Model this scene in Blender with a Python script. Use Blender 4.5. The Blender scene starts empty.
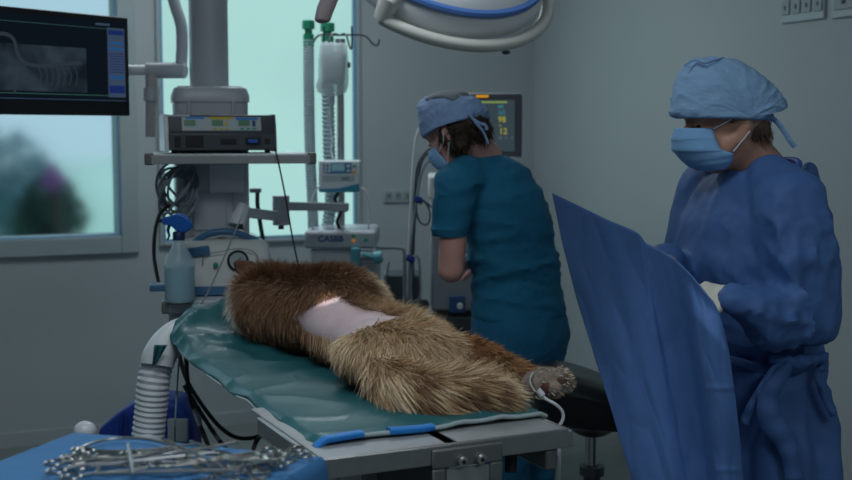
import bpy, bmesh, math, random
import numpy as np
from mathutils import Vector as V, Matrix, noise as mn
random.seed(7); rng = np.random.default_rng(7)
SC = bpy.context.scene; COL = SC.collection
PI = math.pi; rad = math.radians
# ------------------------------------------------------------------ camera model
F = 1200.0; TH = math.atan(110/F); CAMZ = 1.52
def ray(px, py):
    x = (px-426)/F; y = (240-py)/F
    return V((x, math.cos(TH)+y*math.sin(TH), -math.sin(TH)+y*math.cos(TH)))
def P(px, py, Y):
    d = ray(px, py); return V((0,0,CAMZ)) + d*(Y/d.y)
def PZ(px, py, z):
    d = ray(px, py); return V((0,0,CAMZ)) + d*((z-CAMZ)/d.z)
cam = bpy.data.cameras.new('camera'); co = bpy.data.objects.new('camera', cam); COL.objects.link(co)
co.location = (0,0,CAMZ); co.rotation_euler = (PI/2-TH, 0, 0)
cam.sensor_width = 36; cam.lens = F/852*36; cam.clip_start = .05; cam.clip_end = 200
cam.dof.use_dof = True; cam.dof.focus_distance = 2.75; cam.dof.aperture_fstop = 4.2
SC.camera = co
SC.view_settings.view_transform = 'Standard'; SC.view_settings.look = 'None'
SC.view_settings.gamma = 1; SC.view_settings.exposure = 0.0; SC.view_settings.use_curve_mapping = False
# ------------------------------------------------------------------ materials
def lin(c):
    return tuple(((x/255)/12.92 if x/255 <= .04045 else ((x/255+.055)/1.055)**2.4) for x in c)
def mat(name, c, rough=.5, metal=0, bump=0, bscale=80, var=0, vscale=6, spec=.5, sheen=0, trans=0, alpha=1, emit=None, es=1, ior=1.45, sss=0, stretch=None, coat=0):
    m = bpy.data.materials.new(name); m.use_nodes = True; nt = m.node_tree; N = nt.nodes; L = nt.links
    b = N['Principled BSDF']
    b.inputs['Base Color'].default_value = (*c, 1); b.inputs['Roughness'].default_value = rough
    b.inputs['Metallic'].default_value = metal; b.inputs['Specular IOR Level'].default_value = spec
    b.inputs['IOR'].default_value = ior
    if sheen: b.inputs['Sheen Weight'].default_value = sheen
    if coat: b.inputs['Coat Weight'].default_value = coat
    if trans: b.inputs['Transmission Weight'].default_value = trans
    if alpha < 1: b.inputs['Alpha'].default_value = alpha
    if sss:
        b.inputs['Subsurface Weight'].default_value = sss; b.inputs['Subsurface Radius'].default_value = (.012,.005,.003)
        b.inputs['Subsurface Scale'].default_value = 1
    if emit:
        b.inputs['Emission Color'].default_value = (*emit, 1); b.inputs['Emission Strength'].default_value = es
    tc = N.new('ShaderNodeTexCoord'); mp = N.new('ShaderNodeMapping'); L.new(tc.outputs['Object'], mp.inputs[0])
    if stretch: mp.inputs['Scale'].default_value = stretch
    n = N.new('ShaderNodeTexNoise'); n.inputs['Scale'].default_value = vscale; n.inputs['Detail'].default_value = 5; L.new(mp.outputs[0], n.inputs[0])
    v = var if var else .03
    mr = N.new('ShaderNodeMapRange'); mr.inputs[1].default_value = .3; mr.inputs[2].default_value = .7
    mr.inputs[3].default_value = 1-v; mr.inputs[4].default_value = 1+v; L.new(n.outputs[0], mr.inputs[0])
    mx = N.new('ShaderNodeMix'); mx.data_type = 'RGBA'; mx.blend_type = 'MULTIPLY'; mx.inputs[0].default_value = 1
    mx.inputs[6].default_value = (*c, 1); L.new(mr.outputs[0], mx.inputs[7]); L.new(mx.outputs[2], b.inputs['Base Color'])
    if bump:
        n2 = N.new('ShaderNodeTexNoise'); n2.inputs['Scale'].default_value = bscale; n2.inputs['Detail'].default_value = 4; L.new(mp.outputs[0], n2.inputs[0])
        bp = N.new('ShaderNodeBump'); bp.inputs['Strength'].default_value = bump; bp.inputs['Distance'].default_value = .01
        L.new(n2.outputs[0], bp.inputs['Height']); L.new(bp.outputs[0], b.inputs['Normal'])
    return m
def emis(name, c, s=1.0, nscale=0, nv=.1):
    m = bpy.data.materials.new(name); m.use_nodes = True; nt = m.node_tree; N = nt.nodes; L = nt.links
    N.remove(N['Principled BSDF']); e = N.new('ShaderNodeEmission'); e.inputs[0].default_value = (*c,1); e.inputs[1].default_value = s
    L.new(e.outputs[0], N['Material Output'].inputs[0])
    if nscale:
        tc = N.new('ShaderNodeTexCoord'); n = N.new('ShaderNodeTexNoise'); n.inputs['Scale'].default_value = nscale; n.inputs['Detail'].default_value = 3
        L.new(tc.outputs['Object'], n.inputs[0]); mr = N.new('ShaderNodeMapRange'); mr.inputs[1].default_value=.3; mr.inputs[2].default_value=.7
        mr.inputs[3].default_value = s*(1-nv); mr.inputs[4].default_value = s*(1+nv); L.new(n.outputs[0], mr.inputs[0]); L.new(mr.outputs[0], e.inputs[1])
    return m
M = {}
M['wall'] = mat('wall_paint', (.385,.435,.455), .75, var=.03, vscale=1.5, bump=.05, bscale=200)
M['wallr'] = M['wall']
M['floor'] = mat('floor_vinyl', (.17,.19,.19), .45, var=.08, vscale=8)
M['ceil'] = mat('ceiling_paint', (.6,.64,.64), .8)
M['frame'] = mat('window_frame_paint', (.33,.40,.42), .45)
M['frame_blue'] = mat('window_seal_blue', (.16,.30,.46), .5)
M['white'] = mat('white_plastic', (.62,.66,.70), .4)
M['cream'] = mat('cream_plastic', (.60,.63,.62), .45)
M['enamel'] = mat('pale_grey_enamel', (.42,.45,.50), .35)
M['grey'] = mat('mid_grey_plastic', (.22,.25,.28), .45)
M['dgrey'] = mat('charcoal_plastic', (.055,.065,.08), .45)
M['black'] = mat('black_plastic', (.012,.014,.018), .4)
M['rubber'] = mat('black_rubber', (.012,.013,.015), .6)
M['leather'] = mat('black_vinyl', (.012,.015,.016), .38, bump=.1, bscale=150)
M['blue'] = mat('blue_plastic', (.015,.12,.50), .35)
M['bluegrey'] = mat('slate_blue_plastic', (.06,.16,.30), .4)
M['steel'] = mat('brushed_steel', (.42,.43,.44), .32, metal=.9, var=.06, vscale=30, bump=.03, bscale=300)
M['steel2'] = mat('satin_steel_sheet', (.36,.38,.40), .45, metal=.55, var=.05, vscale=12)
M['chrome'] = mat('polished_instrument_steel', (.50,.50,.48), .24, metal=1)
M['dsteel'] = mat('dark_painted_metal', (.07,.08,.085), .4, metal=.4)
M['clampgrey'] = mat('grey_cast_metal', (.15,.16,.16), .5, metal=.3)
M['yellow'] = mat('yellow_print', (.6,.42,.02), .5)
M['green'] = mat('green_plastic', (.02,.30,.17), .4)
M['tealp'] = mat('teal_plastic', (.10,.36,.44), .35)
M['hose'] = mat('white_corrugated_plastic', (.62,.66,.72), .45)
M['hosec'] = mat('pale_breathing_hose', (.42,.55,.58), .4)
M['skin'] = mat('skin', (.52,.28,.20), .5, var=.08, vscale=25, sss=.15)
M['skin2'] = mat('skin_rosy', (.55,.30,.26), .5, var=.08, vscale=25, sss=.15)
M['glove'] = mat('latex_glove', (.72,.70,.60), .45, bump=.1, bscale=120)
M['gown'] = mat('blue_surgical_gown_cloth', (.062,.142,.36), .62, var=.05, vscale=40, bump=.16, bscale=26, spec=.35)
M['drapeb'] = mat('blue_sterile_sheet_cloth', (.092,.200,.48), .62, var=.04, vscale=40, bump=.08, bscale=18, spec=.3)
M['cap'] = mat('pale_blue_cap_cloth', (.25,.42,.66), .8, var=.05, vscale=60, bump=.25, bscale=55, stretch=(1,1,2.5))
M['cap2'] = mat('faded_blue_cap_cloth', (.24,.36,.60), .8, var=.05, vscale=60, bump=.25, bscale=60)
M['capg'] = mat('grey_cap_crown_mesh', (.20,.23,.26), .85, bump=.3, bscale=200)
M['mask'] = mat('pleated_mask_paper', (.22,.44,.74), .8, var=.03, vscale=60)
M['elastic'] = mat('white_elastic', (.62,.66,.72), .7)
M['scrub'] = mat('teal_scrub_cotton', (.008,.135,.25), .85, var=.06, vscale=60, bump=.15, bscale=40)
M['scrubp'] = mat('teal_trouser_cotton', (.008,.12,.24), .85, var=.06, vscale=60, bump=.15, bscale=40)
M['hair'] = mat('dark_brown_hair', (.028,.018,.013), .55, var=.3, vscale=60, bump=.4, bscale=220)
M['tealdrape'] = mat('teal_waterproof_drape', (.018,.122,.142), .48, var=.05, vscale=20, bump=.1, bscale=22, coat=.1)
M['cord'] = mat('pale_grey_cord', (.34,.42,.44), .6)
M['strip'] = mat('bright_blue_tape', (.015,.20,.60), .45)
M['bluecloth'] = mat('azure_instrument_drape', (.040,.165,.37), .7, var=.05, vscale=30, bump=.12, bscale=20)
M['shaved'] = mat('shaved_pink_skin', (.72,.55,.58), .55, var=.10, vscale=18, bump=.15, bscale=300, sss=.1)
M['dogskin'] = mat('undercoat', (.16,.10,.06), .8)
M['pad'] = mat('paw_pad', (.12,.05,.04), .6, bump=.3, bscale=200)
M['eyeb'] = mat('dark_eye', (.02,.012,.01), .2)
M['lash'] = mat('dark_lash', (.03,.015,.012), .6)
M['cable'] = mat('grey_cable', (.18,.22,.25), .5)
M['dcable'] = mat('dark_grey_cable', (.035,.045,.06), .5)
M['wcable'] = mat('white_cable', (.65,.68,.72), .4)
M['socket'] = mat('socket_plate_plastic', (.38,.45,.48), .4)
M['insert'] = mat('socket_insert_plastic', (.27,.32,.34), .4)
M['navy'] = mat('navy_print', (.01,.03,.22), .5)
M['bag'] = mat('royal_blue_nylon', (.01,.045,.30), .6, bump=.2, bscale=30)
M['lampwhite'] = mat('lamp_white_enamel', (.60,.64,.70), .3)
M['lampgrey'] = mat('lamp_grey_underskirt', (.72,.75,.78), .4)
M['lampblue'] = mat('lamp_blue_ring', (.07,.17,.47), .4)
M['handle'] = mat('lamp_cream_rail', (.55,.56,.52), .4)
M['glass'] = None
# ------------------------------------------------------------------ mesh builder
class MB:
    def __init__(s): s.v=[]; s.f=[]; s.m=[]; s.cm=0
    def add(s, vs, fs):
        o=len(s.v); s.v.extend([tuple(p) for p in vs]); s.f.extend([tuple(i+o for i in f) for f in fs]); s.m.extend([s.cm]*len(fs)); return s
    def box(s, c, size, R=None):
        hx,hy,hz=[q/2 for q in size]; c=V(c)
        vs=[V((x,y,z)) for x in(-hx,hx) for y in(-hy,hy) for z in(-hz,hz)]
        if R is not None: vs=[R@p for p in vs]
        vs=[p+c for p in vs]
        return s.add(vs,[(0,1,3,2),(4,6,7,5),(0,4,5,1),(2,3,7,6),(0,2,6,4),(1,5,7,3)])
    def ring(s, c, a, b, n, pw=1.0):
        r=[]
        for i in range(n):
            t=2*PI*i/n; ca,sa=math.cos(t),math.sin(t)
            if pw!=1: ca=math.copysign(abs(ca)**pw,ca); sa=math.copysign(abs(sa)**pw,sa)
            r.append(c+a*ca+b*sa)
        return r
    def loft(s, rings, caps=True, closed=False):
        n=len(rings[0]); o=len(s.v)
        for r in rings: s.v.extend([tuple(p) for p in r])
        K=len(rings)
        for k in range(K if closed else K-1):
            k2=(k+1)%K
            for i in range(n):
                j=(i+1)%n; s.f.append((o+k*n+i,o+k*n+j,o+k2*n+j,o+k2*n+i)); s.m.append(s.cm)
        if caps and not closed:
            s.f.append(tuple(o+i for i in reversed(range(n)))); s.m.append(s.cm)
            s.f.append(tuple(o+(K-1)*n+i for i in range(n))); s.m.append(s.cm)
        return s
    def tube(s, pts, r, n=8, closed=False, caps=True, flat=1.0):
        pts=[V(p) for p in pts]; K=len(pts)
        rs=r if isinstance(r,(list,tuple)) else [r]*K
        tan=[]
        for i in range(K):
            a=pts[(i-1)%K] if (closed or i>0) else pts[i]; b=pts[(i+1)%K] if (closed or i<K-1) else pts[i]
            t=(b-a); tan.append(t.normalized() if t.length>1e-9 else V((0,0,1)))
        ref=V((0,0,1)) if abs(tan[0].z)<.9 else V((1,0,0))
        a=(ref-tan[0]*ref.dot(tan[0])).normalized(); rings=[]
        for i in range(K):
            a=(a-tan[i]*a.dot(tan[i])); a=a.normalized() if a.length>1e-6 else V((1,0,0)); b=tan[i].cross(a)
            rings.append(s.ring(pts[i],a*rs[i],b*rs[i]*flat,n))
        return s.loft(rings,caps=caps,closed=closed)
    def lathe(s, prof, c=(0,0,0), R=None, n=32, caps=True):
        c=V(c); R=R or Matrix.Identity(3)
        rings=[[c+R@V((r*math.cos(2*PI*i/n),r*math.sin(2*PI*i/n),z)) for i in range(n)] for r,z in prof]
        return s.loft(rings,caps=caps)
    def ell(s, c, r, R=None, nu=20, nv=12):
        c=V(c); R=R or Matrix.Identity(3); rings=[]
        for k in range(nv+1):
            p=PI*(k/nv)-PI/2; p=max(-PI/2+.02,min(PI/2-.02,p))
            rings.append([c+R@V((r[0]*math.cos(p)*math.cos(2*PI*i/nu),r[1]*math.cos(p)*math.sin(2*PI*i/nu),r[2]*math.sin(p))) for i in range(nu)])
        return s.loft(rings)
    def caps_(s, p0, r0, p1, r1, n=14, flat=1.0, up=None):
        p0=V(p0);p1=V(p1); t=(p1-p0); L=t.length; t.normalize()
        ref=V(up) if up is not None else (V((0,0,1)) if abs(t.z)<.9 else V((1,0,0)))
        a=(ref-t*ref.dot(t)).normalized(); b=t.cross(a); rings=[]
        for k in range(6):
            q=-PI/2+.03+(PI/2-.03)*k/5; rings.append(s.ring(p0+t*(r0*math.sin(q)),a*r0*math.cos(q)*flat,b*r0*math.cos(q),n))
        for k in range(1,6):
            q=k/6; r=r0+(r1-r0)*q; rings.append(s.ring(p0+t*(L*q),a*r*flat,b*r,n))
        for k in range(6):
            q=(PI/2-.03)*k/5; rings.append(s.ring(p1+t*(r1*math.sin(q)),a*r1*math.cos(q)*flat,b*r1*math.cos(q),n))
        return s.loft(rings)
    def grid(s, G):
        nu=len(G); nv=len(G[0]); o=len(s.v)
        for r in G: s.v.extend([tuple(p) for p in r])
        for i in range(nu-1):
            for j in range(nv-1):
                s.f.append((o+i*nv+j,o+(i+1)*nv+j,o+(i+1)*nv+j+1,o+i*nv+j+1)); s.m.append(s.cm)
        return s
def spline(pts, n=8, closed=False):
    pts=[V(p) for p in pts]; K=len(pts); out=[]
    def g(i): return pts[i%K] if closed else pts[max(0,min(K-1,i))]
    for i in range(K if closed else K-1):
        p0,p1,p2,p3=g(i-1),g(i),g(i+1),g(i+2)
        for k in range(n):
            t=k/n; out.append(.5*((2*p1)+(p2-p0)*t+(2*p0-5*p1+4*p2-p3)*t*t+(3*p1-p0-3*p2+p3)*t**3))
    if not closed: out.append(pts[-1])
    return out
def rmat(z=0,x=0,y=0): return (Matrix.Rotation(rad(z),3,'Z')@Matrix.Rotation(rad(x),3,'X')@Matrix.Rotation(rad(y),3,'Y'))
def thing(name, label, cat, loc=(0,0,0), rz=0, group=None):
    o=bpy.data.objects.new(name,None); COL.objects.link(o); o.location=loc; o.rotation_euler=(0,0,rad(rz)); o.empty_display_size=.05
    o['label']=label; o['category']=cat
    if group: o['group']=group
    return o
def basis(o): return Matrix.LocRotScale(o.location,o.rotation_euler.to_quaternion(),o.scale)
def worldm(o):
    m=basis(o)
    return worldm(o.parent)@m if o.parent else m
def obj(name, mb, m, parent=None, world=True, smooth=True, bevel=0, seg=2, solid=0, origin=None, sub=0, ang=40):
    """world=True: vertices are in world space and are moved into the parent's frame"""
    me=bpy.data.meshes.new(name)
    vs=[V(p) for p in mb.v]
    o=bpy.data.objects.new(name,me); COL.objects.link(o)
    if parent is not None: o.parent=parent
    if world:
        PW=worldm(parent) if parent is not None else Matrix.Identity(4)
        c=V(origin) if origin is not None else sum(vs,V())/len(vs)
        lo=PW.inverted()@c; o.location=lo
        inv=(PW@Matrix.Translation(lo)).inverted(); vs=[inv@p for p in vs]
    me.from_pydata([tuple(p) for p in vs],[],mb.f)
    for mm in (m if isinstance(m,(list,tuple)) else [m]): me.materials.append(mm)
    if isinstance(m,(list,tuple)): me.polygons.foreach_set('material_index',mb.m)
    me.validate()
    bm=bmesh.new(); bm.from_mesh(me); bmesh.ops.recalc_face_normals(bm,faces=bm.faces) if not getattr(mb,'open',False) else None; bm.to_mesh(me); bm.free()
    if smooth:
        me.polygons.foreach_set('use_smooth',[True]*len(me.polygons)); 
        try: me.set_sharp_from_angle(angle=rad(ang))
        except Exception: pass
    if solid:
        md=o.modifiers.new('thickness','SOLIDIFY'); md.thickness=solid; md.offset=0
    if bevel:
        md=o.modifiers.new('bevel','BEVEL'); md.width=bevel; md.segments=seg; md.limit_method='ANGLE'; md.angle_limit=rad(35)
    if sub:
        md=o.modifiers.new('sub','SUBSURF'); md.levels=sub; md.render_levels=sub
    return o
def tag(o,label,cat,group=None):
    o['label']=label;o['category']=cat
    if group:o['group']=group
    return o
def struct(o): o['kind']='structure'; return o
def remesh(mb, vox, smooth_it=4, fac=.5):
    """fuse overlapping closed shapes into one continuous surface; returns verts array, faces, normals"""
    me=bpy.data.meshes.new('t'); me.from_pydata(mb.v,[],mb.f)
    bm=bmesh.new(); bm.from_mesh(me); bmesh.ops.recalc_face_normals(bm,faces=bm.faces); bm.to_mesh(me); bm.free()
    o=bpy.data.objects.new('t',me); COL.objects.link(o)
    md=o.modifiers.new('r','REMESH'); md.mode='VOXEL'; md.voxel_size=vox
    sm=o.modifiers.new('s','SMOOTH'); sm.factor=fac; sm.iterations=smooth_it
    dg=bpy.context.evaluated_depsgraph_get(); dg.update()
    e=o.evaluated_get(dg); m2=bpy.data.meshes.new_from_object(e,depsgraph=dg)
    n=len(m2.vertices); co_=np.empty(n*3); m2.vertices.foreach_get('co',co_); nr=np.empty(n*3)
    m2.vertices.foreach_get('normal',nr)
    fs=[tuple(p.vertices) for p in m2.polygons]
    bpy.data.objects.remove(o); bpy.data.meshes.remove(me); bpy.data.meshes.remove(m2)
    return co_.reshape(-1,3), fs, nr.reshape(-1,3)
def mesh_np(vs, fs):
    mb=MB(); mb.v=[tuple(p) for p in vs]; mb.f=fs; mb.m=[0]*len(fs); return mb
def ridge(p, s=1.0, seed=0.0):
    q=V((p[0]*s+seed,p[1]*s+seed*1.7,p[2]*s-seed)); return (1-abs(mn.noise(q)))**3
def wrinkle(co_, nr, amp, scale, seed=0, aniso=(1,1,1), warp=.3, mask=None):
    out=co_.copy()
    for i in range(len(co_)):
        p=co_[i]; w=mn.noise_vector(V((p[0]*scale*.5+seed,p[1]*scale*.5,p[2]*scale*.5)))*warp
        q=((p[0]*aniso[0]+w.x/scale),(p[1]*aniso[1]+w.y/scale),(p[2]*aniso[2]+w.z/scale))
        a=amp*((ridge(q,scale,seed)-.45)+.35*(ridge(q,scale*2.3,seed+9)-.45))
        if mask is not None: a*=mask(p)
        out[i]=p+nr[i]*a
    return out
def text_mesh(txt, size, O, X, Y, parent, m, name='lettering', depth=.0006, bold=False):
    c=bpy.data.curves.new('t','FONT'); c.body=txt; c.size=size; c.extrude=depth; c.offset=(.012*size/.02*.02 if bold else 0)
    o=bpy.data.objects.new('t',c); COL.objects.link(o); dg=bpy.context.evaluated_depsgraph_get(); dg.update()
    me=bpy.data.meshes.new_from_object(o.evaluated_get(dg),depsgraph=dg)
    mb=MB(); X=V(X).normalized();Y=V(Y).normalized();Z=X.cross(Y)
    mb.v=[tuple(V(O)+X*v.co.x+Y*v.co.y+Z*v.co.z) for v in me.vertices]; mb.f=[tuple(p.vertices) for p in me.polygons]; mb.m=[0]*len(mb.f)
    bpy.data.objects.remove(o)
    return obj(name,mb,m,parent,smooth=False)
# ================================================================== ROOM
CX=V((.605,6.78,0)); AX=V((.919,.394,0)).normalized(); BX=V((AX.y,-AX.x,0))
RW,RD,RH=6.2,8.6,2.95
def W(s,t,z): return CX-AX*s+BX*t+V((0,0,z))
def onback(px,py,t=0):
    d=ray(px,py); o=V((0,0,CAMZ)); k=((CX+BX*t-o).dot(BX))/d.dot(BX); p=o+d*k
    return -(p-CX).dot(AX), p.z
def onright(px,py,s=0):
    d=ray(px,py); o=V((0,0,CAMZ)); k=((CX-AX*s-o).dot(AX))/d.dot(AX); p=o+d*k
    return (p-CX).dot(BX), p.z
RM=Matrix((AX,BX,V((0,0,1)))).transposed()   # columns: along back wall, toward camera, up
def rbox(mb,s0,s1,t0,t1,z0,z1):
    c=W((s0+s1)/2,(t0+t1)/2,(z0+z1)/2); return mb.box(c,(abs(s1-s0),abs(t1-t0),abs(z1-z0)),RM)
# floor / ceiling
m=MB(); rbox(m,-.1,RW+.1,-.1,RD+.1,-.1,0); struct(obj('floor',m,M['floor'],smooth=False))
m=MB(); rbox(m,-.1,RW+.1,-.1,RD+.1,RH,RH+.1); struct(obj('ceiling',m,M['ceil'],smooth=False))
m=MB(); rbox(m,-.1,0,-.1,RD+.1,0,RH); struct(obj('wall_right',m,M['wall'],smooth=False))
m=MB(); rbox(m,RW,RW+.1,-.1,RD+.1,0,RH); struct(obj('wall_left',m,M['wall'],smooth=False))
m=MB(); rbox(m,0,RW,RD,RD+.1,0,RH); struct(obj('wall_front',m,M['wall'],smooth=False))
# windows on the back wall
w1r,w1z=onback(121,236); w2l,_=onback(161,120); w2r,w2z=onback(356.5,236.5)
w1z=.95; w2z=.93
w1l=w1r+2.0; ztop=2.5
w2z=onback(300,237)[1]; w1z=onback(100,236.5)[1]
m=MB(); T0,T1=-.22,0.0
rbox(m,0,w2r,T0,T1,0,RH); rbox(m,w2r,w2l,T0,T1,0,w2z); rbox(m,w2r,w2l,T0,T1,ztop,RH)
rbox(m,w2l,w1r,T0,T1,0,RH); rbox(m,w1r,w1l,T0,T1,0,w1z); rbox(m,w1r,w1l,T0,T1,ztop,RH); rbox(m,w1l,RW,T0,T1,0,RH)
struct(obj('wall_back',m,M['wall'],smooth=False))
def window(n,s0,s1,z0,z1,fw,m_glass,td,frame_m,fo,bead):
    r=bpy.data.objects.new('window_%d'%n,None); COL.objects.link(r); r.location=W((s0+s1)/2,0,z0); struct(r)
    m=MB(); g=.03
    # architrave on the room side
    rbox(m,s0-fo,s0,0,.022,z0-fo,z1+fo); rbox(m,s1,s1+fo,0,.022,z0-fo,z1+fo); rbox(m,s0,s1,0,.022,z0-fo,z0); rbox(m,s0,s1,0,.022,z1,z1+fo)
    obj('window_frame',m,frame_m,r,smooth=False,bevel=.005)
    m=MB(); w=bead
    rbox(m,s0,s0+w,td-.03,.012,z0,z1); rbox(m,s1-w,s1,td-.03,.012,z0,z1); rbox(m,s0,s1,td-.03,.012,z0,z0+w); rbox(m,s0,s1,td-.03,.012,z1-w,z1)
    obj('window_seal',m,M['frame_blue'],r,smooth=False)
    m=MB(); rbox(m,s0+.001,s1-.001,td-.012,td,z0,z1); obj('pane',m,m_glass,r,smooth=False)
    return r
gl=bpy.data.materials.new('frosted_pane'); gl.use_nodes=True; b=gl.node_tree.nodes['Principled BSDF']
b.inputs['Base Color'].default_value=(.93,.98,.97,1); b.inputs['Transmission Weight'].default_value=1; b.inputs['Roughness'].default_value=.24; b.inputs['IOR'].default_value=1.12; b.inputs['Specular IOR Level'].default_value=.0
M['frosted']=gl
M['lit']=emis('backlit_frosted_film',(.400,.685,.655),1.0,nscale=1.2,nv=.06)
window(1,w1r,w1l,w1z,ztop,.05,M['frosted'],-.03,M['frame'],.085,.006)
window(2,w2r,w2l,w2z,ztop,.03,M['lit'],-.02,M['frame'],.02,.012)
# baseboards
m=MB(); rbox(m,0.01,RW,0,.012,0,.07); struct(obj('baseboard_back',m,M['wall'],smooth=False))
m=MB(); rbox(m,0,.012,.012,RD,0,.07); struct(obj('baseboard_right',m,M['wall'],smooth=False))
# outside the left window: lawn, trees and flowering shrub
m=MB(); m.box(W(w1r+1,-9,-.35),(26,18,.1),RM); g=obj('lawn',m,mat('lawn_grass',(.42,.78,.50),.9,var=.3,vscale=3),smooth=False); g['kind']='structure'
def shrub(name,label,c,r,mt,n,leaf,trunk=True,cat='tree'):
    t=thing(name,label,cat,(c[0],c[1],-.30))
    m=MB(); m.tube([(c[0],c[1],-.3),(c[0]+.05,c[1],c[2]*.5),(c[0],c[1],c[2])],[.07,.05,.03],8); obj('trunk',m,mat('bark_'+name,(.05,.04,.035),.9),t)
    m=MB()
    for i in range(n):
        u=rng.normal(size=3); u/=np.linalg.norm(u); q=V(c)+V((u[0]*r[0],u[1]*r[1],u[2]*r[2]))*(rng.random()**.4)
        a=V(rng.normal(size=3)).normalized(); bb=a.cross(V(rng.normal(size=3))).normalized(); l=leaf*(.6+.8*rng.random())
        m.add([q-a*l,q+bb*l*.45,q+a*l,q-bb*l*.45],[(0,1,2,3)])
    m.open=True; o=obj('foliage',m,mt,t,smooth=False); o['kind']='stuff'
    return t
def PO(px,py,t):   # point seen through the window at a given distance beyond the wall
    s,z=onback(px,py,-t); return W(s,-t,z)
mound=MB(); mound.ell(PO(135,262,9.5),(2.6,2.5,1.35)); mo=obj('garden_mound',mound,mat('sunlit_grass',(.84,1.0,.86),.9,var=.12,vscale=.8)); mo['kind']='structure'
leafm=mat('dark_leaves',(.02,.06,.05),.8,var=.4,vscale=5); leafm2=mat('blue_green_leaves',(.16,.27,.33),.8,var=.3,vscale=5); mag=mat('magenta_flowers',(.34,.08,.36),.7)

shrub('garden_tree','dark narrow tree beyond the left window',PO(50,228,3.2),(.24,.25,.40),leafm,900,.07)
shrub('garden_tree','bluish leafy tree at the far left beyond the left window',PO(4,212,5.2),(.62,.5,.75),leafm2,900,.08)
shrub('flowering_shrub','magenta flowering shrub top among the dark garden foliage',PO(54,178,2.75),(.075,.07,.085),mag,110,.04,cat='shrub')
# world sky
w=bpy.data.worlds.new('sky'); SC.world=w; w.use_nodes=True
nt=w.node_tree; bg=nt.nodes['Background']; bg.inputs[0].default_value=(.50,.76,.90,1); bg.inputs[1].default_value=.80
# ceiling lamps of the room
def ceiling_lamp(s,t,power,label,sx=1.2,sy=.6,colr=(.88,.96,1)):
    r=thing('ceiling_light',label,'ceiling light',W(s,t,RH-.03),0)
    m=MB(); rbox(m,s-sx/2-.03,s+sx/2+.03,t-sy/2-.03,t+sy/2+.03,RH-.03,RH-.001); obj('frame',m,M['white'],r,smooth=False)
    m=MB(); rbox(m,s-sx/2,s+sx/2,t-sy/2,t+sy/2,RH-.036,RH-.031); obj('diffuser',m,emis('lamp_diffuser',(.8,.93,1),.6),r,smooth=False)
    ld=bpy.data.lights.new('ceiling_lamp','AREA'); ld.shape='RECTANGLE'; ld.size=sx; ld.size_y=sy; ld.energy=power; ld.color=colr
    lo=bpy.data.objects.new('ceiling_lamp',ld); COL.objects.link(lo); lo.location=W(s,t,RH-.05); lo.rotation_euler=(0,0,math.atan2(AX.y,AX.x))
ceiling_lamp(1.9,1.25,19,'square ceiling light near the back right corner of the room')
ceiling_lamp(3.1,4.4,20,'square ceiling light above the operating table')
ceiling_lamp(1.9,6.8,19,'square ceiling light over the front right of the room')
# daylight that comes through the two windows
def winlight(s0,s1,z0,z1,power,colr,t=.03):
    ld=bpy.data.lights.new('window_daylight','AREA'); ld.shape='RECTANGLE'; ld.size=abs(s1-s0); ld.size_y=z1-z0; ld.energy=power; ld.color=colr
    lo=bpy.data.objects.new('window_daylight',ld); COL.objects.link(lo); lo.location=W((s0+s1)/2,t,(z0+z1)/2)
    d=BX; lo.rotation_euler=(-d).to_track_quat('Z','Y').to_euler()
winlight(w2r,w2l,w2z,ztop,3,(.62,.92,1))
winlight(w1r,w1l,w1z,ztop,5,(.66,.86,1))
# wall sockets
def socket_panel(pts,onr,label,n=3,name='wall_socket',hole=False):
    x0,y0,x1,y1=pts
    if onr:
        a,z1=onright(x0,y0); b_,z0=onright((x0+x1)/2,y1); b2,_=onright(x1,y0); z1=(onright((x0+x1)/2,y0)[1]); f=lambda q,z,d: W(d,q,z); q0,q1=a,b2
    else:
        a,z1=onback(x0,(y0)); b2,_=onback(x1,y0); z1=onback((x0+x1)/2,y0)[1]; z0=onback((x0+x1)/2,y1)[1]; f=lambda q,z,d: W(q,d,z); q0,q1=a,b2
    t=thing(name,label,'wall socket',f((q0+q1)/2,z0,0))
    def bx(a0,a1,b0,b1,d0,d1):
        mm=MB(); c=f((a0+a1)/2,(b0+b1)/2,(d0+d1)/2); sz=(abs(d1-d0),abs(a1-a0),abs(b1-b0)) if onr else (abs(a1-a0),abs(d1-d0),abs(b1-b0))
        mm.box(c,sz,RM); return mm
    obj('back_plate',bx(q0,q1,z0,z1,0,.012),M['socket'],t,bevel=.003)
    wd=(q1-q0); h=z1-z0
    for i in range(n):
        ca=q0+wd*(i+.5)/n
        obj('socket_insert',bx(ca-wd*.36/n,ca+wd*.36/n,z0+h*.28,z1-h*.2,.012,.018),M['insert'],t,bevel=.001)
        obj('pin_hole',bx(ca-wd*.07/n,ca+wd*.07/n,z0+h*.45,z0+h*.6,.018,.0195),M['black'],t)
    return t
socket_panel((383,189,411,202),False,'small pale socket strip on the back wall beside the window',3)
socket_panel((784,-8,827,21),True,'pale four way socket panel high on the right wall',4)
socket_panel((834,-12,862,17),True,'socket panel cut by the right edge of the photo, with a dark hole',1)
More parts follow.
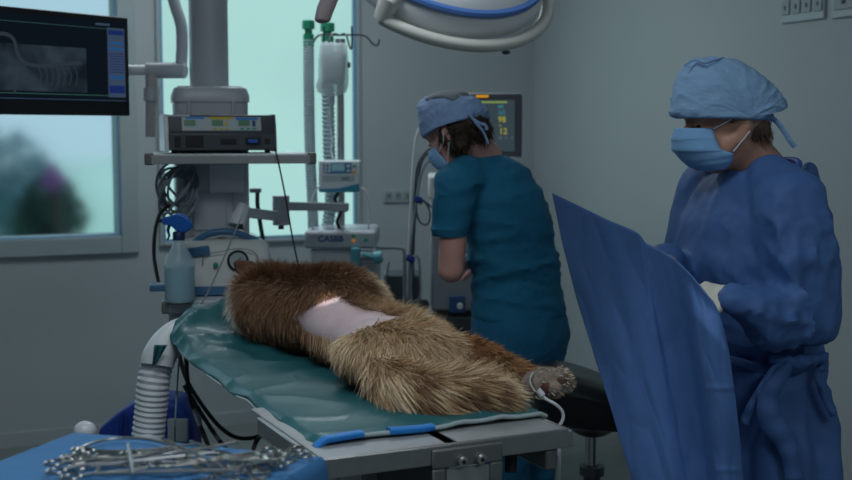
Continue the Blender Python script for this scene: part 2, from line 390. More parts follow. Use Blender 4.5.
# low service rail on back wall, behind the anaesthesia machine
# ================================================================== CEILING PENDANT (equipment tower)
PY=4.15; pc=P(209,60,PY); PR=rmat(12)
pend=thing('ceiling_pendant','white equipment column hanging from the ceiling with two instrument shelves','medical pendant',(pc.x,PY,RH))
def pb(mb,x,y,z,sx,sy,sz): return mb.box(V((pc.x,PY,0))+PR@V((x,y,0))+V((0,0,z)),(sx,sy,sz),PR)
zt=P(209,88,PY).z
m=MB(); m.lathe([(.066,zt-.02),(.066,RH-.001)],(pc.x,PY,0),n=40); obj('ceiling_tube',m,M['enamel'],pend)
m=MB(); hw=.131
rr=[]
def rrect(z,w,d,pw=.32): return m.ring(V((pc.x,PY,z)),PR@V((w,0,0)),PR@V((0,d,0)),40,pw)
m.loft([rrect(zt+.003,hw*.82,.12),rrect(zt-.004,hw*.93,.135),rrect(zt-.028,hw*1.0,.145),rrect(zt-.05,hw*1.0,.145)]); obj('top_cap',m,M['enamel'],pend)
m=MB(); m.loft([rrect(zt-.05,hw*.96,.14),rrect(1.14,hw*.96,.14)]); obj('column_body',m,M['enamel'],pend)
m=MB()
pb(m,-.072,-.142,(zt-.05+1.13)/2,.012,.012,zt-.05-1.13); pb(m,.072,-.142,(zt-.05+1.13)/2,.012,.012,zt-.05-1.13); obj('equipment_rail',m,M['steel2'],pend,bevel=.002)
m=MB(); pb(m,.045,-.14,1.36,.115,.02,.10); obj('gas_panel',m,M['white'],pend,bevel=.006)
m=MB(); pb(m,-.01,-.14,1.25,.11,.012,.13); obj('lower_panel',m,M['enamel'],pend,bevel=.004)
# upper shelf
zs=P(228,153.5,3.88).z
def shelf(cx,cy,z,w,d,nm='shelf'):
    m=MB(); pb(m,cx,cy,z-.006,w,d,.012); s=obj(nm,m,M['white'],pend,bevel=.003)
    m=MB(); pb(m,cx,cy-d/2-.008,z-.018,w,.016,.028); obj('shelf_rail',m,M['steel2'],s,bevel=.002)
    for sx in(-1,1):
        m=MB(); pb(m,cx+sx*(w/2+.006),cy-d/2+.03,z-.016,.03,.09,.038); obj('end_cap',m,M['clampgrey'] ,s,bevel=.006)
        m=MB(); pb(m,cx+sx*(w/2+.004),cy+.06,z-.014,.012,d-.15,.024); obj('side_rail',m,M['steel2'],s,bevel=.002)
    return s
shelf(.055,-.16,zs,.50,.34)
zl=P(209,291,3.72).z
zl=P(209,303,3.62).z
shelf(.10,-.30,zl,.50,.38)
m=MB(); pb(m,.07,-.28,zl-.11,.44,.34,.17); dr=obj('drawer_box',m,M['white'],pend,bevel=.006)
m=MB(); pb(m,.07,-.455,zl-.085,.42,.012,.07); dd=obj('drawer',m,M['cream'],pend,bevel=.004)
m=MB(); pb(m,.07,-.468,zl-.085,.14,.012,.012); obj('drawer_handle',m,M['steel2'],dd,bevel=.003)
m=MB(); pb(m,.05,-.03,(zl-.2+1.16)/2,.20,.16,1.16-zl+.2); obj('lower_mast',m,M['enamel'],pend,bevel=.01)
# ---- electrosurgical unit
ec=P(221,149.5,3.93); EZ=zs+.001; er=thing('electrosurgical_unit','dark grey electrosurgical generator with sloped display panel on the upper shelf','medical device',(ec.x-.022,4.0,EZ),16); er.scale=(1,1,1.10)
ew,ed,eh=.355,.25,.112
def eb(mb,x,y,z,sx,sy,sz,Rx=0): return mb.box((x,y,z),(sx,sy,sz),Matrix.Rotation(Rx,3,'X'))
def prism(mb,prof,x0,x1):  # profile in y,z
    n=len(prof); vs=[(x0,y,z) for y,z in prof]+[(x1,y,z) for y,z in prof]
    fs=[tuple(range(n))[::-1],tuple(range(n,2*n))]+[(i,(i+1)%n,n+(i+1)%n,n+i) for i in range(n)]
    return mb.add(vs,fs)
m=MB(); prism(m,[(-.125,.008),(.125,.008),(.125,eh),(-.098,eh),(-.118,.062),(-.125,.058)],-ew/2+.008,ew/2-.008); obj('casing',m,M['dgrey'],er,world=False,bevel=.004)
m=MB(); prism(m,[(-.128,.004),(.127,.004),(.127,eh+.002),(-.10,eh+.002),(-.121,.06)],-ew/2-.004,-ew/2+.010); obj('side_cheek',m,M['white'],er,world=False,bevel=.003)
m=MB(); prism(m,[(-.128,.004),(.127,.004),(.127,eh+.002),(-.10,eh+.002),(-.121,.06)],ew/2-.010,ew/2); obj('side_cheek',m,M['dgrey'],er,world=False,bevel=.003)
sl=math.atan2(.020,.05)  # slope of display face
fy=lambda z: -.118+(z-.062)/(eh-.062)*.020
Rs=Matrix.Rotation(-sl,3,'X')
def face(mb,x0,x1,z0,z1,off=.0012):
    mb.add([(x0,fy(z0)-off,z0),(x1,fy(z0)-off,z0),(x1,fy(z1)-off,z1),(x0,fy(z1)-off,z1)],[(0,1,2,3)]); return mb
def fpan(name,x0,x1,z0,z1,mt,off): 
    m=MB(); a=fy(z0)-off;b=fy(z1)-off
    m.add([(x0,a,z0),(x1,a,z0),(x1,b,z1),(x0,b,z1),(x0,a+.002,z0),(x1,a+.002,z0),(x1,b+.002,z1),(x0,b+.002,z1)],[(0,1,2,3),(7,6,5,4),(0,4,5,1),(1,5,6,2),(2,6,7,3),(3,7,4,0)])
    return obj(name,m,mt,er,world=False,smooth=False)
fpan('control_panel',-.125,.128,.066,.105,M['socket'],.0012)
fpan('blue_band',-.112,-.055,.100,.107,M['strip'],.002); fpan('yellow_band',-.035,.035,.099,.106,M['yellow'],.002); fpan('blue_band',.048,.118,.097,.104,M['strip'],.002)
lcd=mat('green_display',(.03,.07,.045),.3,emit=(.05,.14,.08),es=.25)
for x in(-.118,-.03,.055): 
    d=fpan('display',x,x+.036,.080,.097,lcd,.003)
for i in range(3): fpan('button',-.028+i*.02,-.016+i*.02,.069,.074,M['yellow'],.003)
for i in range(3): fpan('button',.060+i*.02,.072+i*.02,.069,.074,M['green'],.003)
fpan('button',.100,.110,.078,.095,M['navy'],.003); fpan('button',.012,.020,.080,.094,M['yellow'],.003)
fpan('top_label',-.175,-.10,.1065,.112,M['socket'],.003)
def front(name,x0,x1,z0,z1,mt,off=.002):
    m=MB(); m.box(((x0+x1)/2,-.126-off/2,(z0+z1)/2),(x1-x0,off+.002,z1-z0)); return obj(name,m,mt,er,world=False,bevel=.001)
front('speaker_grille',-.115,-.06,.018,.052,M['black']); front('power_switch',-.15,-.132,.02,.05,M['black'],.004)
front('socket',-.005,.045,.026,.042,M['black']); front('socket',.075,.125,.026,.046,M['black']); front('socket',.138,.155,.026,.042,M['black'])
front('blue_plug',.082,.112,.030,.040,M['blue'],.02)
for x in(-.15,-.05,.06,.15): 
    m=MB(); m.lathe([(.009,0),(.010,.010)],(x,-.10,-.0),n=12); obj('foot',m,M['rubber'],er,world=False)
# ---- suction unit on the lower shelf
sc=P(220,292,3.83); su=thing('suction_unit','white suction pump with slate blue carrying handle and round gauge on the lower shelf','medical device',(sc.x,3.86,zl+.001),10)
m=MB()
def sring(z,w,d,pw=.35,yo=0): return m.ring(V((0,yo,z)),V((w*1.2,0,0)),V((0,d,0)),36,pw)
m.loft([sring(.0,.125,.09),sring(.006,.135,.10),sring(.03,.136,.10),sring(.032,.136,.10)]); obj('base',m,M['bluegrey'],su,world=False)
m=MB(); m.loft([sring(.03,.132,.098),sring(.11,.131,.096,.35,.003),sring(.150,.128,.088,.4,.01),sring(.168,.112,.070,.5,.015),sring(.174,.085,.05,.6,.02)]); obj('casing',m,M['cream'],su,world=False)
m=MB(); m.tube(spline([(-.120,.0,.150),(-.085,-.02,.165),(-.045,-.035,.19),(0,-.04,.200),(.045,-.035,.196),(.085,-.02,.18),(.115,.0,.165)],6),.011,10); obj('carrying_handle',m,M['bluegrey'],su,world=False)
m=MB(); m.loft([sring(.126,.1335,.0985),sring(.136,.1335,.0985)]); 
m2=MB(); m2.box((-.085,-.088,.140),(.10,.02,.03),Matrix.Rotation(rad(-8),3,'Y')); obj('blue_panel',m2,M['bluegrey'],su,world=False,bevel=.004)
RX=Matrix.Rotation(rad(90),3,'X')
gx,gz=.052,.112
m=MB(); m.lathe([(.034,0),(.034,.008),(.029,.012),(.027,.006)],(gx,-.094,gz),RX,n=28); g1=obj('gauge',m,M['black'],su,world=False)
m=MB(); m.lathe([(.0265,0),(.0265,.0085)],(gx,-.094,gz),RX,n=28); obj('gauge_face',m,M['socket'],g1,world=False) 
bpy.context.view_layer.update()
m=MB(); m.tube([(gx-.012,-.1045,gz-.010),(gx+.010,-.1045,gz+.010)],.0015,6); obj('gauge_needle',m,M['dgrey'],g1,world=False)
m=MB(); m.lathe([(.008,0),(.008,.012),(.005,.015)],(-.018,-.094,.100),RX,n=14); obj('green_knob',m,M['green'],su,world=False)
m=MB(); m.tube(spline([(-.06,-.099,.10),(-.05,-.1,.13),(0,-.099,.142),(.05,-.099,.15),(.10,-.098,.14),(.115,-.096,.115),(.10,-.098,.095)],6),.0016,6); obj('panel_outline',m,M['grey'],su,world=False)
m=MB(); m.lathe([(.018,.17),(.018,.20),(.012,.205)],(.0,.02,0),n=16); m.lathe([(.022,.165),(.022,.195),(.014,.20)],(.055,.03,0),n=16); obj('filter_cap',m,M['white'],su,world=False)
# ---- spray bottle
bp_=P(180,303,3.60); sb=thing('spray_bottle','clear spray bottle of pale blue liquid with blue trigger head on the lower shelf','spray bottle',(bp_.x-.006,3.63,zl+.001),-8); sb.scale=(1,1,.93)
prof=[(.030,0),(.043,.003),(.0455,.012),(.0455,.10),(.0455,.125),(.040,.145),(.026,.175),(.017,.195),(.0155,.205),(.0155,.215)]
bot=mat('bottle_plastic',(.55,.72,.80),.3,alpha=.45); liq=mat('pale_blue_liquid',(.13,.42,.56),.35)
m=MB(); m.lathe(prof,n=36); obj('bottle',m,bot,sb,world=False)
m=MB(); m.lathe([(.03,.003),(.042,.006),(.0440,.014),(.0440,.118)],n=36); obj('liquid',m,liq,sb,world=False)
m=MB(); m.lathe([(.0185,.205),(.0185,.228),(.016,.232)],n=24); obj('collar',m,mat('navy_collar',(.01,.03,.10),.4),sb,world=False)
m=MB(); m.loft([[V((x*sx_,y*.013,z)) for y,z in[(-1,z0),(1,z0),(1,z1),(-1,z1)]] for x,sx_,z0,z1 in[(-.050,1,.262,.274),(-.046,1,.256,.278),(-.02,1,.250,.286),(.0,1,.232,.292),(.022,1,.228,.286),(.038,1,.240,.268),(.043,1,.246,.258)]]); hd=obj('spray_head',m,M['blue'],sb,world=False,bevel=.004)
m=MB(); m.tube([(-.030,0,.252),(-.034,0,.236),(-.030,0,.218),(-.036,0,.205)],[.006,.005,.004,.003],8); obj('trigger',m,M['navy'],sb,world=False)
m=MB(); m.tube([(-.05,0,.268),(-.060,0,.268)],.007,10); obj('nozzle',m,M['black'],sb,world=False)
# ---- coiled cables hanging at the pendant
def tangle(name,label,cx,cy,Y,n,rx,rz_,r,mt,seed):
    rg=random.Random(seed); m=MB()
    for i in range(n):
        c=P(cx+rg.uniform(-5,5),cy+rg.uniform(-7,7),Y+rg.uniform(-.03,.03)); a0=rg.uniform(0,6.28); tilt=rg.uniform(-.6,.6); rr_=rg.uniform(.6,1.1)
        pts=[]
        for k in range(14):
            t=a0+2*PI*k/14
            pts.append(c+V((rx*rr_*math.cos(t)*math.cos(tilt)+rz_*.3*math.sin(t)*math.sin(tilt),.03*math.sin(t*2+tilt)+.02*math.cos(t),rz_*rr_*math.sin(t)+rx*math.cos(t)*math.sin(tilt))))
        m.tube(spline(pts,4,closed=True),r,6,closed=True)
    return tag(obj(name,m,mt),label,'cable')
tangle('coiled_cable','tangle of coiled grey cables hanging at the left side of the equipment column',176,190,3.90,11,.055,.07,.0042,M['cable'],3)
tag(obj('power_cable',MB().tube(spline([P(170,205,3.92),P(160,214,3.88),P(155,232,3.86),P(154,255,3.85),P(157,275,3.8),P(160,287,3.75)],8),.006,8),M['rubber']),'thick black cable hanging left of the spray bottle','cable')
def cable(name,label,pts,r,mt,cat='cable',n=8,seg=8):
    return tag(obj(name,MB().tube(spline(pts,n),r,seg),mt),label,cat)
cable('thin_cable','thin dark cable falling from the electrosurgical unit in front of the window',[P(275,149,3.84),P(279,165,3.82),P(286,200,3.84),P(292,235,3.86),P(300,275,3.9),P(303,300,3.95)],.0028,M['rubber'])
cable('thin_cable','thin grey lead slanting down from the column past the bottle to the floor',[P(248,200,3.75),P(238,225,3.6),P(222,262,3.5),P(205,298,3.42),P(193,310,3.40),P(183,324,3.28),P(180,350,3.2),P(177,390,3.18),P(175,440,3.15),PZ(178,470,.02)],.0024,M['cable'])
# left small blue tray at lower shelf end
m=MB(); m.box(P(158,287,3.66),(.05,.07,.02),rmat(12)); tag(obj('small_tray',m,M['bluegrey'],bevel=.004),'small slate blue tray at the left end of the lower shelf','tray')
# ---- support arm toward the IV pole
sa=pend
def bar(m,p,q,h,d):
    p=V(p);q=V(q);t=(q-p);L=t.length; t.normalize(); s=V((-t.y,t.x,0)).normalized(); u=t.cross(s)
    R=Matrix((t,s,u)).transposed(); return m.box((p+q)/2,(L,d,h),R)
m=MB(); bar(m,P(242,212,4.05),P(284,217,4.25),.034,.03); obj('lower_arm',m,M['enamel'],sa,bevel=.004)
m=MB(); bar(m,P(278,206,4.25),P(346,207,4.80),.032,.03); obj('upper_arm',m,M['enamel'],sa,bevel=.004)
m=MB(); m.lathe([(.03,-.05),(.03,.055)],P(281,211,4.25),n=24); obj('elbow_joint',m,M['enamel'],sa,bevel=.003)
m=MB(); m.lathe([(.010,-.04),(.010,.0)],P(281,218,4.25),n=14); obj('joint_pin',m,M['rubber'],sa)
m=MB(); m.tube([P(243,205,4.05),P(236,226,4.02)],[.024,.03],16); obj('arm_root',m,M['white'],sa)
m=MB(); m.tube([P(240,224,4.0),P(240,232,4.0)],.010,12); obj('knob',m,M['rubber'],sa)
m=MB(); bar(m,P(341,203,4.86),P(341,212,4.86),.05,.05); obj('pole_clamp',m,M['enamel'],sa,bevel=.004)
sh=thing('suction_wand','dark bar with pale cap hanging beside the column in front of the window','hose',P(258,190,4.35))
m=MB(); m.tube(spline([P(257.5,191,4.35),P(257.5,205,4.35),P(260,222,4.35),P(263,240,4.35)],5),.008,8); obj('hose',m,M['dcable'],sh)
m=MB(); bar(m,P(250,190.5,4.35),P(261,190.5,4.35),.016,.03); obj('cap',m,M['grey'],sh,bevel=.003)
# ================================================================== LEFT DISPLAY
mt_=P(128,70,4.12); dr_=thing('display_monitor','black flat display showing a radiograph, hung on a white tubular arm at the upper left','monitor')
TR,BR=P(128,18,4.14),P(126.5,115.5,4.14); TL=P(-1,5.5,3.74); BL=P(-1,115.5,3.74)
ax=(TR-TL); ax.z=0; ax.normalize(); H_=(TR.z-BR.z+TL.z-BL.z)/2; Wd=.60; zc=(TR.z+BR.z)/2
O_=V((TR.x,TR.y,zc-H_/2))-ax*Wd; nrm=V((ax.y,-ax.x,0)); up=V((0,0,1))
dr_.location=O_
def dq(mb,x0,x1,z0,z1,d0,d1):
    c=O_+ax*((x0+x1)/2)+up*((z0+z1)/2)+nrm*((d0+d1)/2); return mb.box(c,(abs(x1-x0),abs(d1-d0),abs(z1-z0)),Matrix((ax,nrm,up)).transposed())
obj('casing',dq(MB(),0,Wd,0,H_,-.035,0),M['black'],dr_,bevel=.004)
bez=.014
scr=emis('display_dark_glass',(.0035,.0065,.011),1)
sc_=obj('screen',dq(MB(),bez,Wd-bez,.045,H_-.018,0,.0015),scr,dr_)
# radiograph image with procedural bone shading
xr=bpy.data.materials.new('radiograph'); xr.use_nodes=True; N=xr.node_tree.nodes; L=xr.node_tree.links; N.remove(N['Principled BSDF'])
e=N.new('ShaderNodeEmission'); L.new(e.outputs[0],N['Material Output'].inputs[0]); tc=N.new('ShaderNodeTexCoord')
wv=N.new('ShaderNodeTexNoise'); wv.inputs['Scale'].default_value=9; wv.inputs['Detail'].default_value=3; L.new(tc.outputs['Object'],wv.inputs[0])
cr=N.new('ShaderNodeValToRGB'); cr.color_ramp.elements[0].position=.35; cr.color_ramp.elements[0].color=(.006,.010,.016,1); cr.color_ramp.elements[1].position=.72; cr.color_ramp.elements[1].color=(.030,.045,.060,1)
L.new(wv.outputs[0],cr.inputs[0]); L.new(cr.outputs[0],e.inputs[0])
fr=lambda px: (px+0)/128  # helper in screen fractions
def sx(px):  # px on photo -> distance along the display
    a=V((ray(px,60).x,ray(px,60).y,0)); # intersect vertical plane
    d=ray(px,60); k=((O_-V((0,0,CAMZ))).dot(nrm))/d.dot(nrm); p=V((0,0,CAMZ))+d*k; return (p-O_).dot(ax)
obj('radiograph',dq(MB(),sx(-40),sx(86),.075,H_*.66,.0015,.002),xr,sc_)
bone=emis('radiograph_bone',(.022,.032,.042),1)
m=MB()
def spt(px,py,d=.0024):
    dd=ray(px,py); k=((O_+nrm*d-V((0,0,CAMZ))).dot(nrm))/dd.dot(nrm); return V((0,0,CAMZ))+dd*k
m.tube(spline([spt(-5,34),spt(6,34),spt(14,40),spt(17,52),spt(24,62),spt(40,66),spt(60,64),spt(82,63)],5),.006,6,flat=.1)
m.tube(spline([spt(24,64),spt(19,78),spt(14,92)],5),.005,6,flat=.1)
for k in range(7): m.tube(spline([spt(38+k*6,67),spt(41+k*6,76),spt(39+k*6,86)],4),.003,5,flat=.1)
obj('bone_shadow',m,bone,sc_)
ui=emis('display_panel_grey',(.035,.055,.095),1); uib=emis('display_button_blue',(.012,.07,.19),1); uin=emis('display_panel_navy',(.008,.02,.10),1); uig=emis('display_line_green',(.03,.08,.07),1)
u0,u1=sx(107.5),sx(124.5)
obj('side_toolbar',dq(MB(),u0,u1,.062,H_-.04,.0015,.002),ui,sc_)
for a,b_,mm in((.90,.97,uin),(.765,.80,uib),(.685,.72,uib),(.27,.31,uib),(.06,.17,uin)):
    hz=(H_-.04-.062); z0=.062
    obj('toolbar_button',dq(MB(),u0+.004,u1-.004,z0+hz*a,z0+hz*b_,.002,.003),mm,sc_)
for k in range(8):
    z0=.062+(H_-.102)*(.36+k*.038); obj('toolbar_line',dq(MB(),u0+.004,u1-.004,z0,z0+.0025,.002,.003),uin,sc_)
obj('status_line',dq(MB(),bez,u0,.066,.0685,.0015,.0025),uig,sc_); obj('status_line',dq(MB(),bez,u1,.050,.052,.0015,.0025),ui,sc_); obj('status_line',dq(MB(),bez,u0,H_-.045,H_-.0435,.0015,.0025),uig,sc_)
obj('title_strip',dq(MB(),sx(96),sx(110),H_-.034,H_-.027,.0015,.0025),ui,sc_)
# monitor arm
ma=dr_
m=MB(); m.tube(spline([P(168,-60,4.35),P(169,-20,4.35),P(175,5,4.32),P(181,25,4.30),P(182,45,4.28),P(181,68,4.26)],6),.021,16); m.tube([P(168,-60,4.35),V((P(168,-60,4.35).x,4.35,RH-.002))],.021,16); obj('upper_tube',m,M['enamel'],ma)
m=MB(); m.tube([P(147,70.5,4.26),P(184,70.5,4.26)],.028,18); m.ell(P(184,70.5,4.26),(.015,.028,.028)); obj('joint_housing',m,M['enamel'],ma)
m=MB(); m.tube([P(124,70,4.22),P(149,70,4.26)],.018,14); obj('cross_tube',m,M['white'],ma)
m=MB(); m.tube([P(150.5,74,4.24),P(150.5,137,4.24)],.0195,16); obj('cable_sleeve',m,mat('milky_sleeve',(.40,.38,.40),.35),ma)
m=MB(); m.tube([P(150.5,88,4.24),P(150.5,101,4.24)],.027,16); obj('clamp_ring',m,M['enamel'],ma)
m=MB(); m.tube([P(158,86,4.22),P(158,118,4.22)],.005,8); obj('release_lever',m,M['white'],ma)
# ================================================================== IV STAND
IY=5.0; iv=thing('drip_pole','steel drip pole with four wire hooks rising behind the infusion pump','drip pole',(P(340,60,IY).x,IY,P(340,231,4.72).z))
ip=P(340,44,IY)
m=MB(); m.tube([(ip.x,IY,P(340,231,4.72).z+.001),(ip.x,IY,ip.z)],.0155,18); m.tube([(ip.x,IY,ip.z),(ip.x,IY,ip.z+.02)],.022,16); obj('pole',m,M['steel'],iv)
hm=MB()
zz=P(340,36.5,IY).z
for sx_ in(-1,1):
    pts=[V((ip.x,IY,zz+.005)),V((ip.x+sx_*.095,IY,zz+.005)),V((ip.x+sx_*.135,IY,zz-.03)),V((ip.x+sx_*.155,IY,zz-.035)),V((ip.x+sx_*.162,IY,zz-.012))]
    if sx_<0: pts=[V((ip.x,IY,zz+.005)),V((ip.x-.085,IY,zz+.005)),V((ip.x-.115,IY,zz-.03)),V((ip.x-.14,IY,zz-.022)),V((ip.x-.14,IY,zz+.0))]
    h=MB(); h.tube(spline(pts,5),.0042,8); obj('hook',h,M['dsteel'],iv)
for dx,dy in((-.05,-.06),(.045,-.07)):
    h=MB(); h.tube(spline([V((ip.x,IY,zz+.005)),V((ip.x+dx*.6,IY+dy*.6,zz+.005)),V((ip.x+dx,IY+dy,zz-.05)),V((ip.x+dx*1.2,IY+dy*1.2,zz-.045)),V((ip.x+dx*1.2,IY+dy*1.2,zz+.035))],5),.004,8); obj('hook',h,M['dsteel'],iv)
for k in []:
    a=2*PI*k/5+.3; h=MB(); h.tube([(ip.x,IY,.14),(ip.x+.28*math.cos(a),IY+.28*math.sin(a),.07)],.014,10); lg=obj('leg',h,M['steel'],iv)
    h=MB(); h.tube([(ip.x+.28*math.cos(a)-.012,IY+.28*math.sin(a),.035),(ip.x+.28*math.cos(a)+.012,IY+.28*math.sin(a),.035)],.034,14); obj('caster',h,M['rubber'],lg)
# saline bag
bg_=thing('infusion_bag','clear flattened infusion bag with pale fluid hanging from the drip pole','infusion bag',P(333,50,4.92))
bagm=mat('clear_bag_film',(.60,.72,.74),.25,alpha=.55); fl=mat('bag_fluid',(.36,.42,.46),.3)
m=MB()
def brow(py,hw_,dp,cx=333.5): c=P(cx,py,4.92); return m.ring(c,V((hw_,0,0)),V((0,dp,0)),28,.6)
m.loft([brow(43,.045,.008),brow(46,.055,.018),brow(60,.060,.026),brow(78,.062,.030),brow(86,.066,.03,332),brow(92,.058,.024,332),brow(96,.03,.012,331.5)]); obj('bag',m,bagm,bg_)
m=MB(); m.loft([brow(52,.040,.014,335),brow(56,.044,.02,335),brow(80,.044,.022,334),brow(84,.040,.016,333)]); obj('fluid',m,fl,bg_)
m=MB(); m.tube([P(331.5,96,4.92),P(331.5,103,4.92)],.014,12); obj('port',m,M['enamel'],bg_)
m=MB(); m.tube([P(330.5,103,4.92),P(330.8,112,4.92),P(330.5,122,4.92),P(330.5,126,4.92)],[.007,.010,.010,.004],12); obj('drip_chamber',m,bagm,bg_)
m=MB(); m.tube(spline([P(330.5,126,4.92),P(332,140,4.9),P(331,150,4.88),P(333,159,4.86)],5),.003,6); obj('infusion_line',m,M['wcable'],bg_)
m=MB(); m.box(P(349,65,4.92),(.012,.012,.022)); obj('valve',m,M['dgrey'],bg_,bevel=.002)
# infusion pump
pu=thing('infusion_pump','white infusion pump with small blue keypad clamped on the drip pole','infusion pump',P(340,176,4.86))
pcn=P(340,176,4.84)
m=MB(); m.box(pcn,(.165,.10,.128)); obj('casing',m,M['white'],pu,bevel=.008)
def pf(x0,x1,z0,z1,d=.002): return MB().box((pcn.x+(x0+x1)/2,pcn.y-.05-d/2,pcn.z+(z0+z1)/2),(x1-x0,d+.001,z1-z0))
obj('keypad_panel',pf(-.062,.05,.012,.056),mat('keypad_blue',(.05,.22,.38),.4),pu); k_=obj('display',pf(-.03,.022,.022,.052,.003),mat('lcd_grey',(.18,.30,.36),.3,emit=(.10,.2,.25),es=.3),pu)
for i in range(3):
    for j in range(2): obj('key',pf(-.058+j*.014,-.048+j*.014,.016+i*.014,.026+i*.014,.004),M['white'],pu,bevel=.001)
obj('key',pf(.054,.066,.010,.022,.004),M['yellow'],pu); obj('key',pf(.03,.044,.018,.028,.004),M['white'],pu); obj('key',pf(.03,.044,.036,.048,.004),M['white'],pu); obj('key',pf(.056,.068,.036,.046,.004),M['green'],pu)
obj('grey_band',pf(-.066,.06,-.02,.004),M['socket'],pu); obj('badge',pf(.01,.04,-.014,-.002,.003),M['grey'],pu)
m=MB(); x0,z0=pcn.x,pcn.z; yy=pcn.y-.052
m.add([(x0-.08,yy,z0-.062),(x0+.08,yy,z0-.062),(x0+.08,yy,z0-.028),(x0+.0,yy,z0-.047),(x0-.08,yy,z0-.050),(x0-.08,yy+.003,z0-.062),(x0+.08,yy+.003,z0-.062),(x0+.08,yy+.003,z0-.028),(x0,yy+.003,z0-.047),(x0-.08,yy+.003,z0-.05)],[(0,1,2,3,4),(9,8,7,6,5),(0,5,6,1),(1,6,7,2),(2,7,8,3),(3,8,9,4),(4,9,5,0)]); obj('teal_swoosh',m,mat('teal_print',(.03,.24,.36),.4),pu,smooth=False)
m=MB(); m.tube(spline([P(338,193,4.8),P(335,200,4.82),P(341,210,4.8),P(337,222,4.82),P(342,232,4.85)],5),.007,8); tag(obj('power_cable',m,M['rubber']),'short black cable hanging under the infusion pump','cable')
cable('infusion_tube','thin white tube looping down right of the infusion pump',[P(360,187,4.78),P(366,192,4.78),P(369,205,4.78),P(369,222,4.8),P(368,233,4.85)],.0036,M['wcable'],'tube')
cable('infusion_tube','thin white tube looping down left of the infusion pump',[P(321,185,4.78),P(315,192,4.78),P(311,206,4.78),P(312,222,4.8),P(313,233,4.85)],.0036,M['wcable'],'tube')
# corrugated breathing hoses with green connectors
def corr_hose(name,label,pts,r,pitch,mt,n=14,amp=.13,parent=None):
    sp=spline(pts,24); L=[0]
    for a,b_ in zip(sp,sp[1:]): L.append(L[-1]+(b_-a).length)
    tot=L[-1]; k=int(tot/pitch*4); out=[]; rs=[]
    j=0
    for i in range(k+1):
        d=tot*i/k
        while j<len(L)-2 and L[j+1]<d: j+=1
        q=(d-L[j])/max(1e-9,L[j+1]-L[j]); out.append(sp[j].lerp(sp[j+1],min(1,q))); rs.append(r*(1+amp*math.sin(2*PI*i/4)))
    o=obj(name,MB().tube(out,rs,n),mt,parent)
    return tag(o,label,'hose') if parent is None else o
for k,(x,lab,rr_,ytop) in enumerate(((308.5,'pale breathing hose with green connector hanging from the left hook of the drip pole',.0225,40),(327.5,'ribbed breathing hose with green connector hanging behind the infusion bag',.026,42))):
    Yh=4.97 if k==0 else 5.06
    t=thing('breathing_hose',lab,'hose',P(x,ytop,Yh))
    pts=[P(x,ytop,Yh),P(x+.3,90,Yh),P(x+1.5,150,Yh),P(x+3.5,195,Yh),P(x+ (5 if k==0 else -1),236,Yh)]
    corr_hose('hose_body',None,pts,rr_,.018 if k else .012,M['hosec'],amp=.12 if k else .05,parent=t)
    m=MB(); c=P(x,ytop+2,Yh); m.lathe([(rr_*1.0,-.02),(rr_*1.0,.03),(rr_*.7,.034),(rr_*.7,.05),(rr_*1.15,.052),(rr_*1.15,.085),(rr_*.9,.088)],c,n=20); obj('connector',m,M['green'],t)
# ================================================================== ANAESTHESIA MACHINE
am=thing('anaesthesia_machine','white anaesthesia machine with dark blue lettering on its top module, behind the dog','medical device',P(340,300,4.9))
tl=P(304,231,4.72); tr=P(376,233,4.72); zt_=P(340,231,4.72).z; zb_=P(340,249,4.72).z
m=MB(); m.box(((tl.x+tr.x)/2,4.90,(zt_+zb_)/2),(tr.x-tl.x,.36,zt_-zb_)); md=obj('top_module',m,M['enamel'],am,bevel=.014,seg=4)
m=MB(); m.box(((tl.x+tr.x)/2+.01,4.719,(zt_+zb_)/2),(tr.x-tl.x-.05,.004,(zt_-zb_)*.72)); obj('front_panel',m,M['socket'],md,bevel=.001)
x0=P(318,242,4.72).x; text_mesh('CASBB',.034,(x0,4.714,zb_+.030),(1,0,0),(0,0,1),md,M['navy'],bold=True)
for px_,py_,mm in((353.5,236,M['green']),(353.5,240.5,mat('orange_led',(.6,.25,.03),.4,emit=(.6,.25,.03),es=.3)),(366,240,M['green']),(361,240,M['socket'])):
    c=P(px_,py_,4.717); m=MB(); m.lathe([(.0075,-.001),(.0075,.004)],c,RX,n=12); obj('indicator_light',m,mm,md)
m=MB(); a=P(309,250,4.76);b2=P(351,250,4.76); m.box(((a.x+b2.x)/2,4.92,(zb_+.35)/2+.0),(b2.x-a.x,.30,zb_-.35-.002)); obj('lower_body',m,M['white'],am,bevel=.01)
m=MB(); a=P(351,250,4.8);b2=P(378,250,4.8); m.box(((a.x+b2.x)/2+.003,4.98,(zb_+.35)/2-.02),(b2.x-a.x-.008,.24,zb_-.35-.06)); obj('side_body',m,M['socket'],am,bevel=.01)
m=MB(); m.box(((tl.x+tr.x)/2,4.92,.24),(.34,.34,.22)); m.box(((tl.x+tr.x)/2,4.92,.10),(.46,.46,.06)); obj('trolley_base',m,M['enamel'],am,bevel=.01)
for dx in(-.19,.19):
    for dy in(-.19,.19):
        m=MB(); m.tube([((tl.x+tr.x)/2+dx-.015,4.92+dy,.04),((tl.x+tr.x)/2+dx+.015,4.92+dy,.04)],.039,14); obj('caster',m,M['rubber'],am)
c=P(355.5,256,4.70); m=MB(); m.lathe([(.017,-.05),(.020,-.045),(.020,.03),(.016,.034)],c,n=20); obj('absorber_canister',m,M['tealp'],am)
c=P(378,257,4.70); m=MB(); m.lathe([(.02,-.018),(.024,-.014),(.024,.014),(.02,.018)],c,Matrix.Rotation(rad(80),3,'Y'),n=20); m.tube([P(362,254,4.7),P(374,257,4.7)],.007,8); obj('flow_valve',m,M['tealp'],am)
